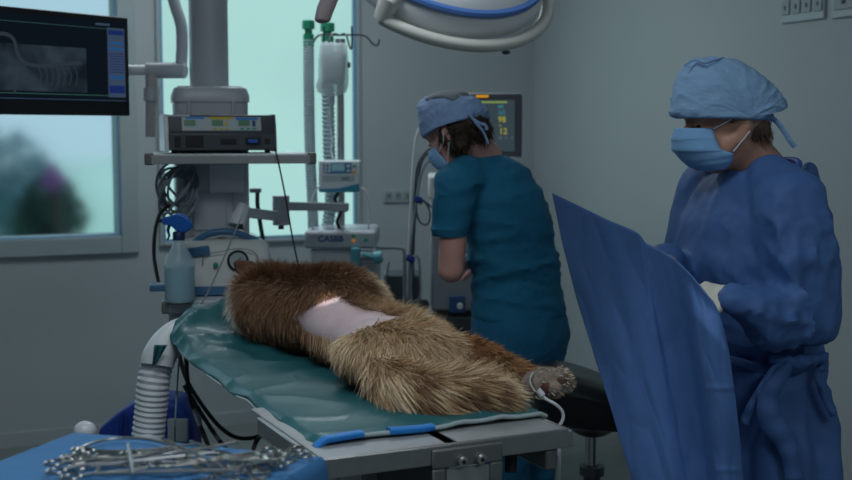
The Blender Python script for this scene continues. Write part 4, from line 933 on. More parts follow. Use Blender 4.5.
# fine paw fur
npw=2500; pi_=rng.integers(0,len(pv),npw); pp=np.array(pv)[pi_]; pn=np.array(pnn)[pi_]; padmask=((pp-np.array(pc2))@np.array(pr_)<.006)|(rng.random(npw)<.12); pp,pn=pp[padmask],pn[padmask]
pdv=np.array(pf_)*.8+pn*.5+rng.normal(size=pp.shape)*.15; pdv/=np.linalg.norm(pdv,axis=1)[:,None]
pcn_=np.where(rng.random((len(pp),1))>.45,white*.9,tan*.8)
v3,c3=strands(pp,pdv,.009+.011*rng.random(len(pp)),pcn_,pn,np.array([0,0,-.1])[None,:],.0006+.0004*rng.random(len(pp)))
def fur_obj(name,parts,parent,mt):
    vs=np.concatenate([p[0] for p in parts]); cc=np.concatenate([p[1] for p in parts]); n=len(vs); me=bpy.data.meshes.new(name)
    base=(np.arange(n)*7)[:,None]
    q=np.array([[0,1,3],[0,3,2],[2,3,5],[2,5,4],[4,5,6]]); tr=(base[:,:,None]+q[None]).reshape(-1,3)
    me.vertices.add(n*7); 
    o=bpy.data.objects.new(name,me); COL.objects.link(o); o.parent=parent; inv=worldm(parent).inverted(); o.location=(0,0,0)
    tr_=np.array(inv.translation); R3=np.array(inv.to_3x3()); vv=(vs.reshape(-1,3)@R3.T)+tr_
    me.vertices.foreach_set('co',vv.ravel()); me.loops.add(len(tr)*3); me.loops.foreach_set('vertex_index',tr.ravel().astype(np.int32)); me.polygons.add(len(tr)); me.polygons.foreach_set('loop_start',(np.arange(len(tr))*3).astype(np.int32)); 
    me.update(calc_edges=True)
    at=me.color_attributes.new('coat','FLOAT_COLOR','POINT'); ca=np.ones((n*7,4)); ca[:,:3]=cc.reshape(-1,3); at.data.foreach_set('color',ca.ravel())
    me.materials.append(mt); me.polygons.foreach_set('use_smooth',[True]*len(me.polygons)); return o
fm=bpy.data.materials.new('fur_coat'); fm.use_nodes=True; nt=fm.node_tree; pb_=nt.nodes['Principled BSDF']; at=nt.nodes.new('ShaderNodeVertexColor'); at.layer_name='coat'; nt.links.new(at.outputs[0],pb_.inputs['Base Color']); pb_.inputs['Roughness'].default_value=.6; pb_.inputs['Specular IOR Level'].default_value=.25
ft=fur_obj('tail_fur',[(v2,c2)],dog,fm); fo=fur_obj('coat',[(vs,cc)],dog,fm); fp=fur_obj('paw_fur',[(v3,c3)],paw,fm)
# ear fringe
# white lead clipped to the paw
ld=thing('paw_lead','white lead clipped to the hind paw and hanging over the table edge','cable',P(540,395,2.44))
obj('cable_run',MB().tube(spline([P(540,393,2.43),P(546,399,2.42),P(555,404,2.41),P(562,411,2.41),P(563,419,2.41),P(558,430,2.41),P(559,445,2.41),P(558.5,480,2.41),PZ(556,560,.02)],8),.0035,8),M['wcable'],ld)
obj('clip',MB().tube([P(538,390,2.43),P(543,396,2.425)],.007,10),M['white'],ld)
obj('band',MB().tube(spline([P(533,372,2.47),P(530,381,2.455),P(535,391,2.44),P(541,395,2.44)],6),.0015,6),M['white'],ld)
# ================================================================== STOOL
st=thing('saddle_stool','black padded stool on a chrome column beside the paw','stool',(P(590,450,3.2).x,3.2,0))
SY=3.2; sc0=P(590,400,SY)
m=MB(); 
def srg(py,hw_,dp,cx=588,yo=0,tilt=0): 
    c=P(cx,py,SY); return m.ring(V((c.x,SY+yo,c.z)),V((hw_,0,-tilt*hw_)),V((0,dp,0)),32,.75)
m.loft([srg(436,.03,.03,592),srg(425,.075,.07,592),srg(419,.155,.13,590,0,.1),srg(400,.165,.15,588,0,.12),srg(388,.160,.155,588,0,.2),srg(378,.12,.14,586,.01,.25),srg(372,.06,.10,580,.02,.3)])
sv_,sf_,sn_=remesh(m,.01,8); obj('seat',mesh_np(sv_,sf_),M['leather'],st)
m=MB(); m.tube([P(592,433,SY),V((P(592,433,SY).x,SY,.30))],.017,18); obj('column',m,M['chrome'],st)
m=MB(); cc_=P(592,470,SY); m.tube([cc_,V((cc_.x,SY,.10))],.024,18); m.tube([cc_+V((0,0,.012)),cc_-V((0,0,.012))],.034,18); obj('outer_tube',m,M['dsteel'],st)
for k in range(5):
    a=2*PI*k/5+.2; m=MB(); e_=V((cc_.x+.27*math.cos(a),SY+.27*math.sin(a),.075)); m.tube([(cc_.x,SY,.11),e_],[.022,.014],10); l=obj('leg',m,M['dsteel'],st)
    m=MB(); m.tube([e_+V((-.02,0,-.045)),e_+V((.02,0,-.045))],.028,14); obj('caster',m,M['rubber'],l)
# ================================================================== FLOOR CABLES, BAG, BALL
for lab,pts in (('black floor cable, leftmost of those hanging under the head end',[P(186,352,3.3),P(188,385,3.3),P(194,410,3.3),P(206,440,3.25),PZ(215,462,.02)]),
 ('black floor cable, crossing under the table in the middle',[P(184,385,3.4),P(196,405,3.4),P(214,433,3.4),P(225,448,3.4),PZ(240,470,.02)]),
 ('black floor cable curving right toward the table base',[P(178,350,3.5),P(186,378,3.5),P(200,402,3.5),P(218,425,3.5),P(235,437,3.5),P(252,438,3.5),P(268,434,3.5),P(285,445,3.5),PZ(300,470,.02)]),
 ('short black cable standing up near the table pedestal',[P(266,425,3.3),P(262,434,3.3),P(254,447,3.3),PZ(250,470,.02)])):
    cable('floor_cable',lab,pts,.0065,M['rubber'])
bg2=thing('equipment_bag','dark royal blue nylon bag standing behind the instrument table','bag',P(150,430,3.6))
BY=3.55
m=MB()
outl=[(97,452),(97,430),(118,413),(138,401),(160,400),(178,402),(188,414),(193,430),(193,480),(97,480)]
f0=[P(x,y,BY) for x,y in outl]; f1=[p+V((0,.16,0)) for p in f0]; n=len(outl)
m.add(f0+f1,[tuple(range(n)),tuple(range(n,2*n))[::-1]]+[(i,i+n,(i+1)%n+n,(i+1)%n) for i in range(n)]); obj('body',m,M['bag'],bg2,bevel=.02,seg=3)
m=MB(); 
p_=P(178,430,BY-.01); m.box(p_,(.06,.02,.07)); obj('label_pocket',m,M['socket'],bg2,bevel=.004)
m=MB(); m.tube(spline([P(120,452,BY-.01),P(121,425,BY-.01),P(124,414,BY-.01),P(126,425,BY-.01),P(125,452,BY-.01)],5),.006,8,flat=.5); obj('strap',m,M['navy'],bg2)
m=MB(); bz=P(145,480,BY).z; c0=P(145,480,BY); m.box((c0.x,BY+.08,bz/2-.005),(.06,.06,bz-.01)); m.box((c0.x,BY+.08,.02),(.34,.30,.04)); obj('stand',m,M['dsteel'],bg2,bevel=.005)
wb=thing('white_ball_cap','pale round knob poking up behind the left end of the instrument table','knob',P(85,440,2.6))
c=P(85,431,2.6); m=MB(); m.ell(c,(.025,.025,.022),nu=24,nv=16); obj('ball',m,M['lampwhite'],wb)
m=MB(); m.tube([c,(c.x,c.y,.03)],.009,12); m.lathe([(.12,0),(.12,.02),(.02,.035)],(c.x,c.y,0),n=28); obj('stem',m,M['steel'],wb)
# ================================================================== INSTRUMENT TABLE
IZ=1.02
a_=PZ(90,435,IZ); b__=PZ(326,459,IZ); IVv=(b__-a_); IW=IVv.length; IVv.normalize(); IU=V((-IVv.y,IVv.x,0))   # IU points away from camera
def I(s,t,z): return a_+IVv*s-IU*t+V((0,0,z-IZ))
IM=Matrix((IVv,-IU,V((0,0,1)))).transposed()
itb=thing('instrument_table','small steel instrument table in the left foreground, hidden under a blue cloth','table',I(IW/2,.25,0))
s0_,s1_=-.03,IW-.01
m=MB(); m.box(I((s0_+s1_)/2,.26,IZ-.012),(s1_-s0_,.50,.02),IM); obj('top',m,M['steel2'],itb,bevel=.004)
for s in(s0_+.03,s1_-.03):
    for t in(.04,.46):
        m=MB(); m.tube([I(s,t,IZ-.02),I(s,t,.05)],.012,12); l=obj('leg',m,M['steel'],itb)
        m=MB(); m.tube([I(s,t,.03)+V((-.012,0,0)),I(s,t,.03)+V((.012,0,0))],.029,14); obj('caster',m,M['rubber'],l)
G=[]
for i in range(70):
    row=[]
    for j in range(60):
        s=s0_-.20+(s1_-s0_+.38)*i/69; t=-.07+.80*j/59
        z=IZ+.002+.004*max(0,mn.noise(V((s*8,t*8,3)))); x=s;y=t
        ov=0
        if s<s0_-.004: ov=s0_-.004-s; x=s0_-.006-.42*ov-.006*math.sin(t*25)*min(1,ov*10)
        if s>s1_+.004: ov=max(ov,s-s1_-.004); x=s1_+.006+.16*(s-s1_-.004)+.006*math.sin(t*27)*min(1,ov*10)
        if t<.0: o2=-t; y=-.003-.15*o2; ov=max(ov,o2)
        if t>.52: o2=t-.52; y=.52+.12*o2; ov=max(ov,o2)
        row.append(I(x,y,z-ov*.92))
    G.append(row)
m=MB(); m.grid(G); m.open=True; tag(obj('instrument_cloth',m,M['bluecloth'],solid=.0015),'azure cloth spread over the foreground instrument table','cloth')
def make_clamp(L,curve,ringr,op):
    r=thing('surgical_forceps','polished locking forceps','forceps')
    for sgn in(-1,1):
        m=MB(); pts=[V((-L*.42,sgn*(.012+op*.5),0)),V((-L*.2,sgn*(.008+op*.35),0)),V((0,sgn*.002,0)),V((L*.1,-sgn*.002,0)),V((L*.3,-sgn*.002+curve*.3,0)),V((L*.5,-sgn*.001+curve,0))]
        m.tube(spline(pts,5),[.0028]*11+[.0032]*5+[.0028]*5+[.0022]*4+[.0014],8,flat=.75); arm=obj('shank',m,M['chrome'],r,world=False)
        m=MB(); c=V((-L*.42-ringr*.9,sgn*(.014+op*.5+ringr*.3),0)); m.tube([c+V((ringr*math.cos(a)*1.1,ringr*math.sin(a),0)) for a in [2*PI*k/20 for k in range(20)]],.0023,8,closed=True); obj('finger_ring',m,M['chrome'],arm,world=False)
    m=MB(); m.lathe([(.0045,-.004),(.0045,.004)],(0,0,0),n=14); obj('pivot',m,M['chrome'],r,world=False)
    m=MB(); m.box((-L*.33,0,0),(.006,.016+op*.5,.0025)); obj('ratchet',m,M['chrome'],r,world=False)
    return r
bpy.context.view_layer.update()
protos=[make_clamp(.15,.0,.0115,.006),make_clamp(.17,.018,.012,.010),make_clamp(.22,.03,.013,.016)]
used=[False]*3
def dup(root):
    r=root.copy(); COL.objects.link(r)
    for ch in list(root.children):
        c=ch.copy(); COL.objects.link(c); c.parent=r
        for g in list(ch.children):
            d=g.copy(); COL.objects.link(d); d.parent=c
    return r
lay=[0]
def place(k,px,py,deg,label,group,zoff=0,tilt=0):
    o=protos[k] if not used[k] else dup(protos[k]); used[k]=True
    p=PZ(px,py,IZ+.008+zoff); o.location=p; o.rotation_euler=(rad(tilt),rad(random.uniform(-2,2)),rad(deg)); o['label']=label; o['group']=group
rg=random.Random(11)
for i in range(6): place(rg.choice([0,1]),118+rg.uniform(-8,26),450+i*3.2+rg.uniform(-2,2),rg.uniform(-12,24),'polished locking forceps in the left heap, finger rings pointing left','forceps in the left heap on the blue cloth',zoff=(i%4)*.0065)
for i in range(3): place(2,[168,190,150][i],[453,462,468][i],[14,-10,4][i],['long curved forceps lying across the middle of the blue cloth, farthest back','long curved forceps crossing the middle of the blue cloth, tips to the right','long curved forceps in the middle of the blue cloth, nearest the camera'][i],'long curved forceps across the middle',zoff=.002+.008*i)
for i in range(8): place(rg.choice([0,1]),222+rg.uniform(-14,14),452+i*2.9+rg.uniform(-2,2),rg.uniform(125,250),'polished locking forceps in the tangled right heap on the blue cloth','forceps in the right heap on the blue cloth',zoff=(i%4)*.0065)
place(0,252,458,200,'small forceps lying apart at the right end of the blue cloth','single forceps at the right')
# wire loops / retractor frames
for i,(cx0,cy0,rx0,ry0,a0,a1,lab) in enumerate(((128,462,58,24,15,175,'dull grey arched retractor wire, back one of the two over the left heap'),(190,470,62,18,10,170,'dull grey arched retractor wire, right hand one of the two'),(150,475,22,14,0,180,'small dull grey wire loop at the front of the cloth'))):
    pts=[PZ(cx0+rx0*math.cos(rad(a0+(a1-a0)*k/16)),cy0-ry0*math.sin(rad(a0+(a1-a0)*k/16)),IZ+.012+.004*i) for k in range(17)]
    tag(obj('retractor_wire',MB().tube(pts,.0026,8),M['steel']),lab,'retractor')
for i,(x0,y0,x1,y1,lab) in enumerate(((90,466,215,452,'long straight steel rod lying left to right across the cloth, back one'),(95,474,240,470,'long straight steel rod lying left to right across the cloth, front one'),(165,440,225,468,'thin steel probe slanting down right across the cloth'),(128,444,133,474,'short steel probe pointing toward the camera'))):
    tag(obj('steel_probe',MB().tube([PZ(x0,y0,IZ+.030+.003*i),PZ((x0+x1)/2,(y0+y1)/2,IZ+.032+.003*i),PZ(x1,y1,IZ+.030+.003*i)],[.0024,.003,.0018],8),M['steel']),lab,'surgical probe')
# ================================================================== SURGICAL LAMP
LC=P(441,-38,2.30); tgt=P(321,323,2.91); ldir=(tgt-LC).normalized(); lu=-ldir; lx=V((0,0,1)).cross(lu).normalized(); ly=lu.cross(lx); LR=Matrix((lx,ly,lu)).transposed()
lamp=thing('surgical_lamp','large white surgical lamp head with blue ring and curved hand rail at the top','surgical lamp',LC)
def lrev(name,prof,mt,par=None): m=MB(); m.lathe(prof,LC,LR,n=72); return obj(name,m,mt,par or lamp)
lrev('underskirt',[(.05,-.040),(.185,-.038),(.200,-.030),(.206,-.012),(.203,.006),(.192,.018)],M['lampgrey'])
lrev('blue_ring',[(.190,.014),(.201,.0165),(.203,.021),(.200,.026),(.186,.028)],M['lampblue'])
lrev('top_shell',[(.192,.026),(.180,.040),(.150,.060),(.10,.078),(.05,.086),(.045,.10),(.04,.12)],M['lampwhite'])
lrev('light_face',[(.01,-.042),(.18,-.042),(.18,-.040),(.01,-.040)],emis('lamp_led_face',(1,.97,.92),.8))
def lp(ang,r,h): return LC+LR@V((r*math.cos(rad(ang)),r*math.sin(rad(ang)),h))
LAMP_A0,LAMP_A1=-137,-14
m=MB(); m.tube([lp(LAMP_A0+(LAMP_A1-LAMP_A0)*k/40,.222,-.028) for k in range(41)],.0115,14,flat=1.2); hr=obj('hand_rail',m,M['handle'],lamp)
for a in(LAMP_A0,LAMP_A1): m=MB(); m.tube([lp(a,.190,.012),lp(a,.215,.004),lp(a,.223,-.028)],[.020,.019,.015],14); obj('rail_bracket',m,M['handle'],hr)
m=MB(); q=lp((LAMP_A0+LAMP_A1)/2+2,.228,-.043); m.ell(q,(.008,.006,.004)); obj('rail_screw',m,M['dgrey'],hr)
m=MB(); m.tube([P(334,-12,2.35),P(325,10,2.35),P(322.5,19,2.35)],[.0165,.0165,.0155],20); m.ell(P(322.5,19,2.35),(.0155,.0155,.009)); obj('yoke_pin',m,mat('mauve_grey_metal',(.20,.18,.20),.4),lamp)
m=MB(); m.tube(spline([lp(0,.0,.11),lp(10,.02,.18),V((LC.x-.0,LC.y-.25,LC.z+.26)),V((LC.x-.02,LC.y-.42,2.45)),V((LC.x-.02,LC.y-.42,RH-.002))],6),.026,16); obj('ceiling_arm',m,M['lampwhite'],lamp)
m=MB(); m.tube([P(334,-12,2.35),P(340,-60,2.33),lp(180,.05,.10)],.014,12); obj('yoke_arm',m,M['lampwhite'],lamp)
sp=bpy.data.lights.new('surgical_lamp_beam','SPOT'); sp.energy=38; sp.spot_size=rad(4.2); sp.spot_blend=.9; sp.shadow_soft_size=.01; sp.color=(1,.93,.88)
spo=bpy.data.objects.new('surgical_lamp_beam',sp); COL.objects.link(spo); spo.location=LC+ldir*.065; spo.rotation_euler=ldir.to_track_quat('-Z','Y').to_euler()
# ================================================================== PEOPLE
def frame(Fd, upv=(0,0,1)):
    f=V(Fd).normalized(); l=V(upv).cross(f).normalized(); u=f.cross(l); return Matrix((f,l,u)).transposed()
def body_head(b, C, R, k=1.0):
    def e(c,r,rot=None): b.ell(C+R@(V(c)*k),tuple(q*k for q in r),R@(rot or Matrix.Identity(3)))
    def c_(p,r0,q,r1,**kw): b.caps_(C+R@(V(p)*k),r0*k,C+R@(V(q)*k),r1*k,**kw)
    e((-.012,0,.022),(.094,.074,.092)); e((.030,0,-.042),(.062,.060,.080)); e((.038,0,-.080),(.046,.046,.032)); e((.072,0,-.100),(.018,.022,.014))
    for s in(-1,1):
        e((.068,s*.032,-.045),(.024,.024,.022)); e((.079,s*.031,.016),(.018,.026,.008)); e((.076,s*.031,-.008),(.014,.016,.011))
        c_((.02,s*.058,-.05),.02,(.035,s*.045,-.09),.018)
        e((-.008,s*.076,-.020),(.019,.007,.031),Matrix.Rotation(rad(-12),3,'Y')); e((-.012,s*.081,-.012),(.012,.006,.020)); e((-.004,s*.078,-.045),(.008,.006,.010))
    c_((.086,0,.006),.008,(.108,0,-.036),.0115); e((.096,.010,-.038),(.010,.008,.007)); e((.096,-.010,-.038),(.010,.008,.007))
    e((.090,0,-.068),(.010,.023,.007)); e((.087,0,-.080),(.011,.020,.007))
def make_hand(b, wrist, fdir, pnorm, curl, side=1, k=1.0, spread=.06):
    """fdir: wrist->knuckles; pnorm: direction the palm faces; curl: radians per joint; side: +1 thumb on pnorm x fdir side"""
    f=V(fdir).normalized(); p=V(pnorm); p=(p-f*p.dot(f)).normalized(); s=p.cross(f)*side
    Rm=Matrix((f,s,p)).transposed(); W0=V(wrist)
    b.ell(W0+f*.045*k,(.050*k,.040*k,.016*k),Rm); b.caps_(W0-f*.01*k,.026*k,W0+f*.03*k,.028*k,flat=1,up=p)
    for i,(off,L) in enumerate(((.030,(.042,.026,.020)),(.010,(.046,.030,.022)),(-.010,(.042,.027,.020)),(-.029,(.034,.020,.017)))):
        d=(f+s*(off*spread*20/ .6)*.3).normalized(); pt=W0+f*.078*k+s*off*k*.95; b.caps_(W0+f*.04*k+s*off*k*.8,.010*k,pt,.0105*k)
        a=0
        for j,l in enumerate(L):
            a+=curl*(1.0,1.1,.8)[j]; dd=d*math.cos(a)+p*math.sin(a); q=pt+dd*l*k; b.caps_(pt,(.0095-.001*j)*k,q,(.0088-.001*j)*k); pt=q
    t0=W0+f*.018*k+s*.026*k; t1=t0+(f*.5+s*.75+p*.35).normalized()*.036*k; t2=t1+(f*.8+s*.2+p*.6).normalized()*.030*k; t3=t2+(f*.85+p*.6-s*.15).normalized()*.022*k
    b.caps_(t0,.015*k,t1,.0125*k); b.caps_(t1,.0115*k,t2,.0105*k); b.caps_(t2,.0100*k,t3,.0088*k)
def person_part(name,vs,fs,m,root,**kw): return obj(name,mesh_np(vs,fs),m,root,**kw)
def cap_mesh(C,R,sil,Wd,O,wr=.0035,pwx=.75,seed=0,nu=96,nv=40):
    """sil: closed silhouette in the head's (f,u) plane"""
    pts=[V((a,b_,0)) for a,b_ in sil]; sp=spline(pts,8,closed=True); n=len(sp)
    rings=[]
    for k in range(nv+1):
        ps=-PI/2+PI*k/nv; c=abs(math.cos(ps))**pwx if abs(math.cos(ps))>1e-4 else .02; c=max(c,.03)
        rings.append([(O[0]+(p.x-O[0])*c, Wd*math.sin(ps), O[1]+(p.y-O[1])*c) for p in sp])
    out=[]
    for r in rings:
        rr=[]
        for q in r:
            q=V(q); d=(q-V((O[0],0,O[1]))).normalized()
            w=wr*(ridge((q.x*1.0,q.y*1.2,q.z*2.2),22,seed)-.4)+wr*.5*(ridge((q.x*1.5,q.y,q.z*2.5),48,seed+3)-.4)
            rr.append(C+R@(q+d*w))
        out.append(rr)
    return MB().loft(out)
def mask_mesh(C,R,rows,seed=0,nv=36,nu=44):
    """rows: list (f_front,u_front,f_side,u_side,halfwidth) from nose to chin"""
    def lerp_row(v):
        x=v*(len(rows)-1); i=min(int(x),len(rows)-2); t=x-i; return [rows[i][k]*(1-t)+rows[i+1][k]*t for k in range(5)]
    G=[]
    for i in range(nu+1):
        a=-PI/2+PI*i/nu; row=[]
        for j in range(nv+1):
            v=j/nv; ff,uf,fs_,us,w=lerp_row(v); c=max(0,math.cos(a))**.8; s=math.sin(a)
            pl=.0022*(((v*4.2+ .12*abs(s))%1.0)-.5)*(1 if .12<v<.95 else .2)
            f=fs_+(ff-fs_)*c+pl*c; l=(w+pl*.6)*s; u=us+(uf-us)*c
            row.append(C+R@V((f,l,u)))
        G.append(row)
    m=MB(); m.grid(G); m.open=True; return m
# ------------------------------------------------------------------ SURGEON (right)
HC=P(727,120,2.76); HR=frame((-.985,-.17,-.045))
HR=frame((-.975,-.17,-.05))
surg=thing('person','person in long blue gown, pale cap and mask, holding up a blue sheet','person',(P(765,300,2.78).x,2.78,0))
px2=2.76/F
Fb=V((-.906,-.423,0)); Lb=V((.423,-.906,0)); UZ=V((0,0,1))
cx0=P(752,300,2.78).x
def B(f,l,z): return V((cx0,2.78,0))+Fb*f+Lb*l+UZ*z
# body (skin) : head, neck, trunk, arms, legs in one surface
b=MB(); body_head(b,HC,HR)
nb=P(761,168,2.78)
b.caps_(HC+HR@V((-.025,0,-.055)),.056,nb+V((0,0,-.01)),.062)
b.loft([b.ring(B(fo,0,z),Fb*d,Lb*w,24) for z,w,d,fo in((1.44,.06,.055,0),(1.40,.13,.07,0),(1.34,.17,.09,.0),(1.2,.155,.10,.01),(1.05,.13,.09,0),(.95,.155,.11,-.01),(.85,.16,.11,-.01))])
for s in(-1,1):
    b.caps_(B(0,s*.085,.90),.085,B(.01,s*.09,.50),.055); b.caps_(B(.01,s*.09,.50),.053,B(-.01,s*.09,.10),.038); b.caps_(B(-.01,s*.09,.06),.036,B(.10,s*.095,.045),.03)
shL=P(786,206,2.63); elL=P(806,316,2.58); wrL=P(742,301,2.50)
shR=B(0,-.175,1.37); elR=P(690,300,2.95); wrR=P(668,262,2.66)
b.caps_(shL,.045,elL,.038); b.caps_(elL,.037,wrL,.026); b.caps_(shR,.045,elR,.038); b.caps_(elR,.037,wrR,.026)
vs,fs,nr=remesh(b,.0075,4); person_part('body',vs,fs,M['skin'],surg)
# eyes, brows, lashes
for s in(-1,1):
    m=MB(); m.ell(HC+HR@V((.082,s*.031,-.010)),(.006,.011,.004),HR); obj('eye',m,M['eyeb'],surg)
    m=MB(); m.tube([HC+HR@V(q) for q in((.091,s*.018,-.013),(.0925,s*.028,-.016),(.089,s*.040,-.015),(.084,s*.046,-.012))],.0014,6); obj('eyelash',m,M['lash'],surg)
    m=MB(); m.tube([HC+HR@V(q) for q in((.0945,s*.014,.012),(.096,s*.028,.017),(.087,s*.046,.014))],[.002,.0026,.001],6); obj('eyebrow',m,M['lash'],surg)
# hair at the nape and temple
m=MB(); m.ell(HC+HR@V((-.052,0,-.022)),(.044,.066,.045),HR); m.ell(HC+HR@V((.005,0,.004)),(.050,.0765,.026),HR); m.ell(HC+HR@V((-.062,0,-.048)),(.028,.044,.036),HR)
hv,hf,hn=remesh(m,.006,2); hv=wrinkle(hv,hn,.003,60,1,(1,1,.3)); person_part('hair',hv,hf,mat('fair_brown_hair',(.14,.09,.06),.6,var=.3,vscale=80,bump=.4,bscale=250,stretch=(1,1,.3)),surg)
def hs(px,py,Y=2.76): # photo point on the head's mid plane -> (f,u)
    d=ray(px,py); n_=HR@V((0,1,0)); o=V((0,0,CAMZ)); k=(HC-o).dot(n_)/d.dot(n_); q=HR.transposed()@(o+d*k-HC); return (q.x,q.z)
sil=[hs(*p) for p in((673,117),(672,100),(675,85),(682,68),(690,58),(698,57),(712,56),(730,57.5),(750,68),(766,81),(778,93),(783,104),(780,109),(768,112),(758,119),(748,121.5),(720,120.5),(695,118.5))]
sil=[(.97*a+.0,.97*(b_-.015)+.015) for a,b_ in sil]
o=obj('surgical_cap',cap_mesh(HC,HR,sil,.094,(-.015,.004),wr=.0045,seed=2,pwx=.62),M['cap'],surg)
m=MB(); kn=HC+HR@V((-.100,.005,-.005)); kn=P(768,116,2.72); m.ell(kn,(.014,.012,.011)); vk,fk,nk=remesh(m,.003,1); obj('cap_knot',mesh_np(vk,fk),M['cap'],o)
for pts,w_ in(([P(768,116,2.72),P(776,121,2.70),P(784,131,2.70),P(790,141,2.70),P(795,147,2.70)],.008),([P(768,116,2.74),P(771,122,2.75),P(768,127,2.75),P(763,122,2.75),P(766,116,2.74)],.006)):
    m=MB(); m.tube(spline(pts,6),w_*.8,8,flat=.25); obj('cap_tie',m,M['cap'],o)
ctop=MB(); ctop.tube(spline([P(684,66,2.70),P(694,60,2.70),P(705,63,2.68),P(716,60,2.70),P(724,58,2.73)],6),[.003]*25,8,flat=.6)
obj('cap_fold',ctop,M['cap'],o)
def mrow(fr,sd,w): a=hs(*fr); c=hs(*sd); return (a[0],a[1],c[0],c[1],w)
rows=[mrow((676.5,128),(703,128.5),.054),mrow((673.5,139),(704,138),.066),mrow((674,150),(708,149),.072),mrow((681,158),(720,153),.074),mrow((689,166),(720,160),.068),mrow((699,170.5),(717,168),.052)]
mk=obj('face_mask',mask_mesh(HC,HR,rows),M['mask'],surg,solid=.0015)
def hp(f,l,u): return HC+HR@V((f,l,u))
a1=hs(703,129);a2=hs(717,119.5);a3=hs(720,151);a4=hs(734,131)
obj('ear_loop',MB().tube(spline([hp(a1[0],.058,a1[1]),hp((a1[0]+a2[0])/2,.070,(a1[1]+a2[1])/2),hp(a2[0],.078,a2[1])],4),.0016,6),M['elastic'],mk)
obj('ear_loop',MB().tube(spline([hp(a3[0],.072,a3[1]),hp((a3[0]+a4[0])/2,.079,(a3[1]+a4[1])/2),hp(a4[0],.084,a4[1])],4),.0016,6),M['elastic'],mk)
# gown
g=MB()
ringsz=[(1.425,.085,.075,.005),(1.405,.125,.090,.003),(1.37,.175,.108,.0),(1.31,.198,.128,.01),(1.22,.195,.145,.018),(1.12,.182,.142,.015),(1.02,.168,.132,.0),(.96,.172,.138,-.01),(.85,.198,.158,-.015),(.70,.215,.178,-.015),(.50,.232,.195,-.01),(.33,.245,.205,0)]
g.loft([g.ring(B(fo,0,z),Fb*d,Lb*w,40,.9) for z,w,d,fo in ringsz])
shG=P(788,203,2.62)
g.caps_(P(773,182,2.70),.062,shG,.080); g.caps_(shG,.080,P(798,260,2.59),.078); g.caps_(P(798,260,2.59),.078,P(803,308,2.59),.076)
g.ell(P(808,320,2.585),(.060,.065,.056)); g.caps_(P(802,316,2.585),.070,P(772,315,2.54),.071); g.caps_(P(772,315,2.54),.071,P(750,306,2.515),.052); g.caps_(P(750,306,2.515),.050,P(733,300,2.497),.039)
g.caps_(B(0,-.155,1.37),.085,P(694,255,2.93),.075); g.caps_(P(694,255,2.93),.075,P(690,300,2.92),.068); g.caps_(P(690,300,2.92),.068,P(666,262,2.68),.045)
# back opening flap
g.ell(P(808,186,2.84),(.026,.03,.06)); g.ell(P(822,240,2.84),(.028,.03,.09)); g.ell(P(812,365,2.78),(.035,.05,.04))
gv,gf,gn=remesh(g,.008,6)
armc=np.array(P(785,305,2.52)); arml=np.array(P(803,240,2.58))
def gm(p):
    q=np.array(p); d=np.linalg.norm(q-armc); d2=np.linalg.norm(q-arml); return .45+1.1*max(0,1-d/.22)+.5*max(0,1-d2/.20)+.5*max(0,1-abs(q[2]-1.0)/.12)
gv=wrinkle(gv,gn,.017,6.5,3,(1.25,1.25,.7),.35,gm)
gv=wrinkle(gv,gn,.006,15,8,(1,1,.8),.4,gm)
# fan of sharp creases across the bent sleeve
eb3=np.array(P(812,322,2.57))
for i in range(len(gv)):
    p=gv[i]; dd=np.linalg.norm(p-eb3)
    if dd<.24 and p[1]<2.70:
        q=p-eb3; an=math.atan2(q[2],q[0]); c1=(1-abs(math.sin(an*4.5+1.3*mn.noise(V(p)*7))))**2.2; c2=(1-abs(math.sin(an*8+dd*14+1.8*mn.noise(V(p)*6+V((3,3,3))))))**3
        gv[i]=p+gn[i]*((.016*(c1-.33)+.007*(c2-.25))*min(1,max(0,(q[0]*-1+.02)/.06))*(1-dd/.24)**.5*smooth(dd,.05,.13))
# long vertical folds below the belt
for i in range(len(gv)):
    z=gv[i][2]
    if z<1.0:
        q=gv[i]-np.array([cx0,2.78,z]); ang=math.atan2(q[1],q[0]); k=min(1,(1.0-z)/.15); w=k*(.010*math.sin(ang*7+1.2*mn.noise(V((ang,z*2,0))))+.007*math.sin(ang*15+2*mn.noise(V((ang*2,z*1.5,4)))))
        gv[i]+=gn[i]*w
    elif abs(z-1.0)<.02: gv[i]-=gn[i]*.004
gown=person_part('gown',gv,gf,M['gown'],surg)
def surf_snap(p,vs,nrm,off):
    d=np.linalg.norm(vs-np.array(p),axis=1); i=int(np.argmin(d)); return V(vs[i])+V(nrm[i])*off
# neckline band
nk_=[]
for k in range(33):
    a=2*PI*k/32; nk_.append(nb+V((0,0,-.012))+Fb*(.082*math.cos(a))+Lb*(.088*math.sin(a))+UZ*(.002-.028*math.cos(a)))
obj('neck_binding',MB().tube(nk_[:-1],.0075,8,closed=True),mat('royal_blue_binding',(.03,.10,.42),.6),gown)
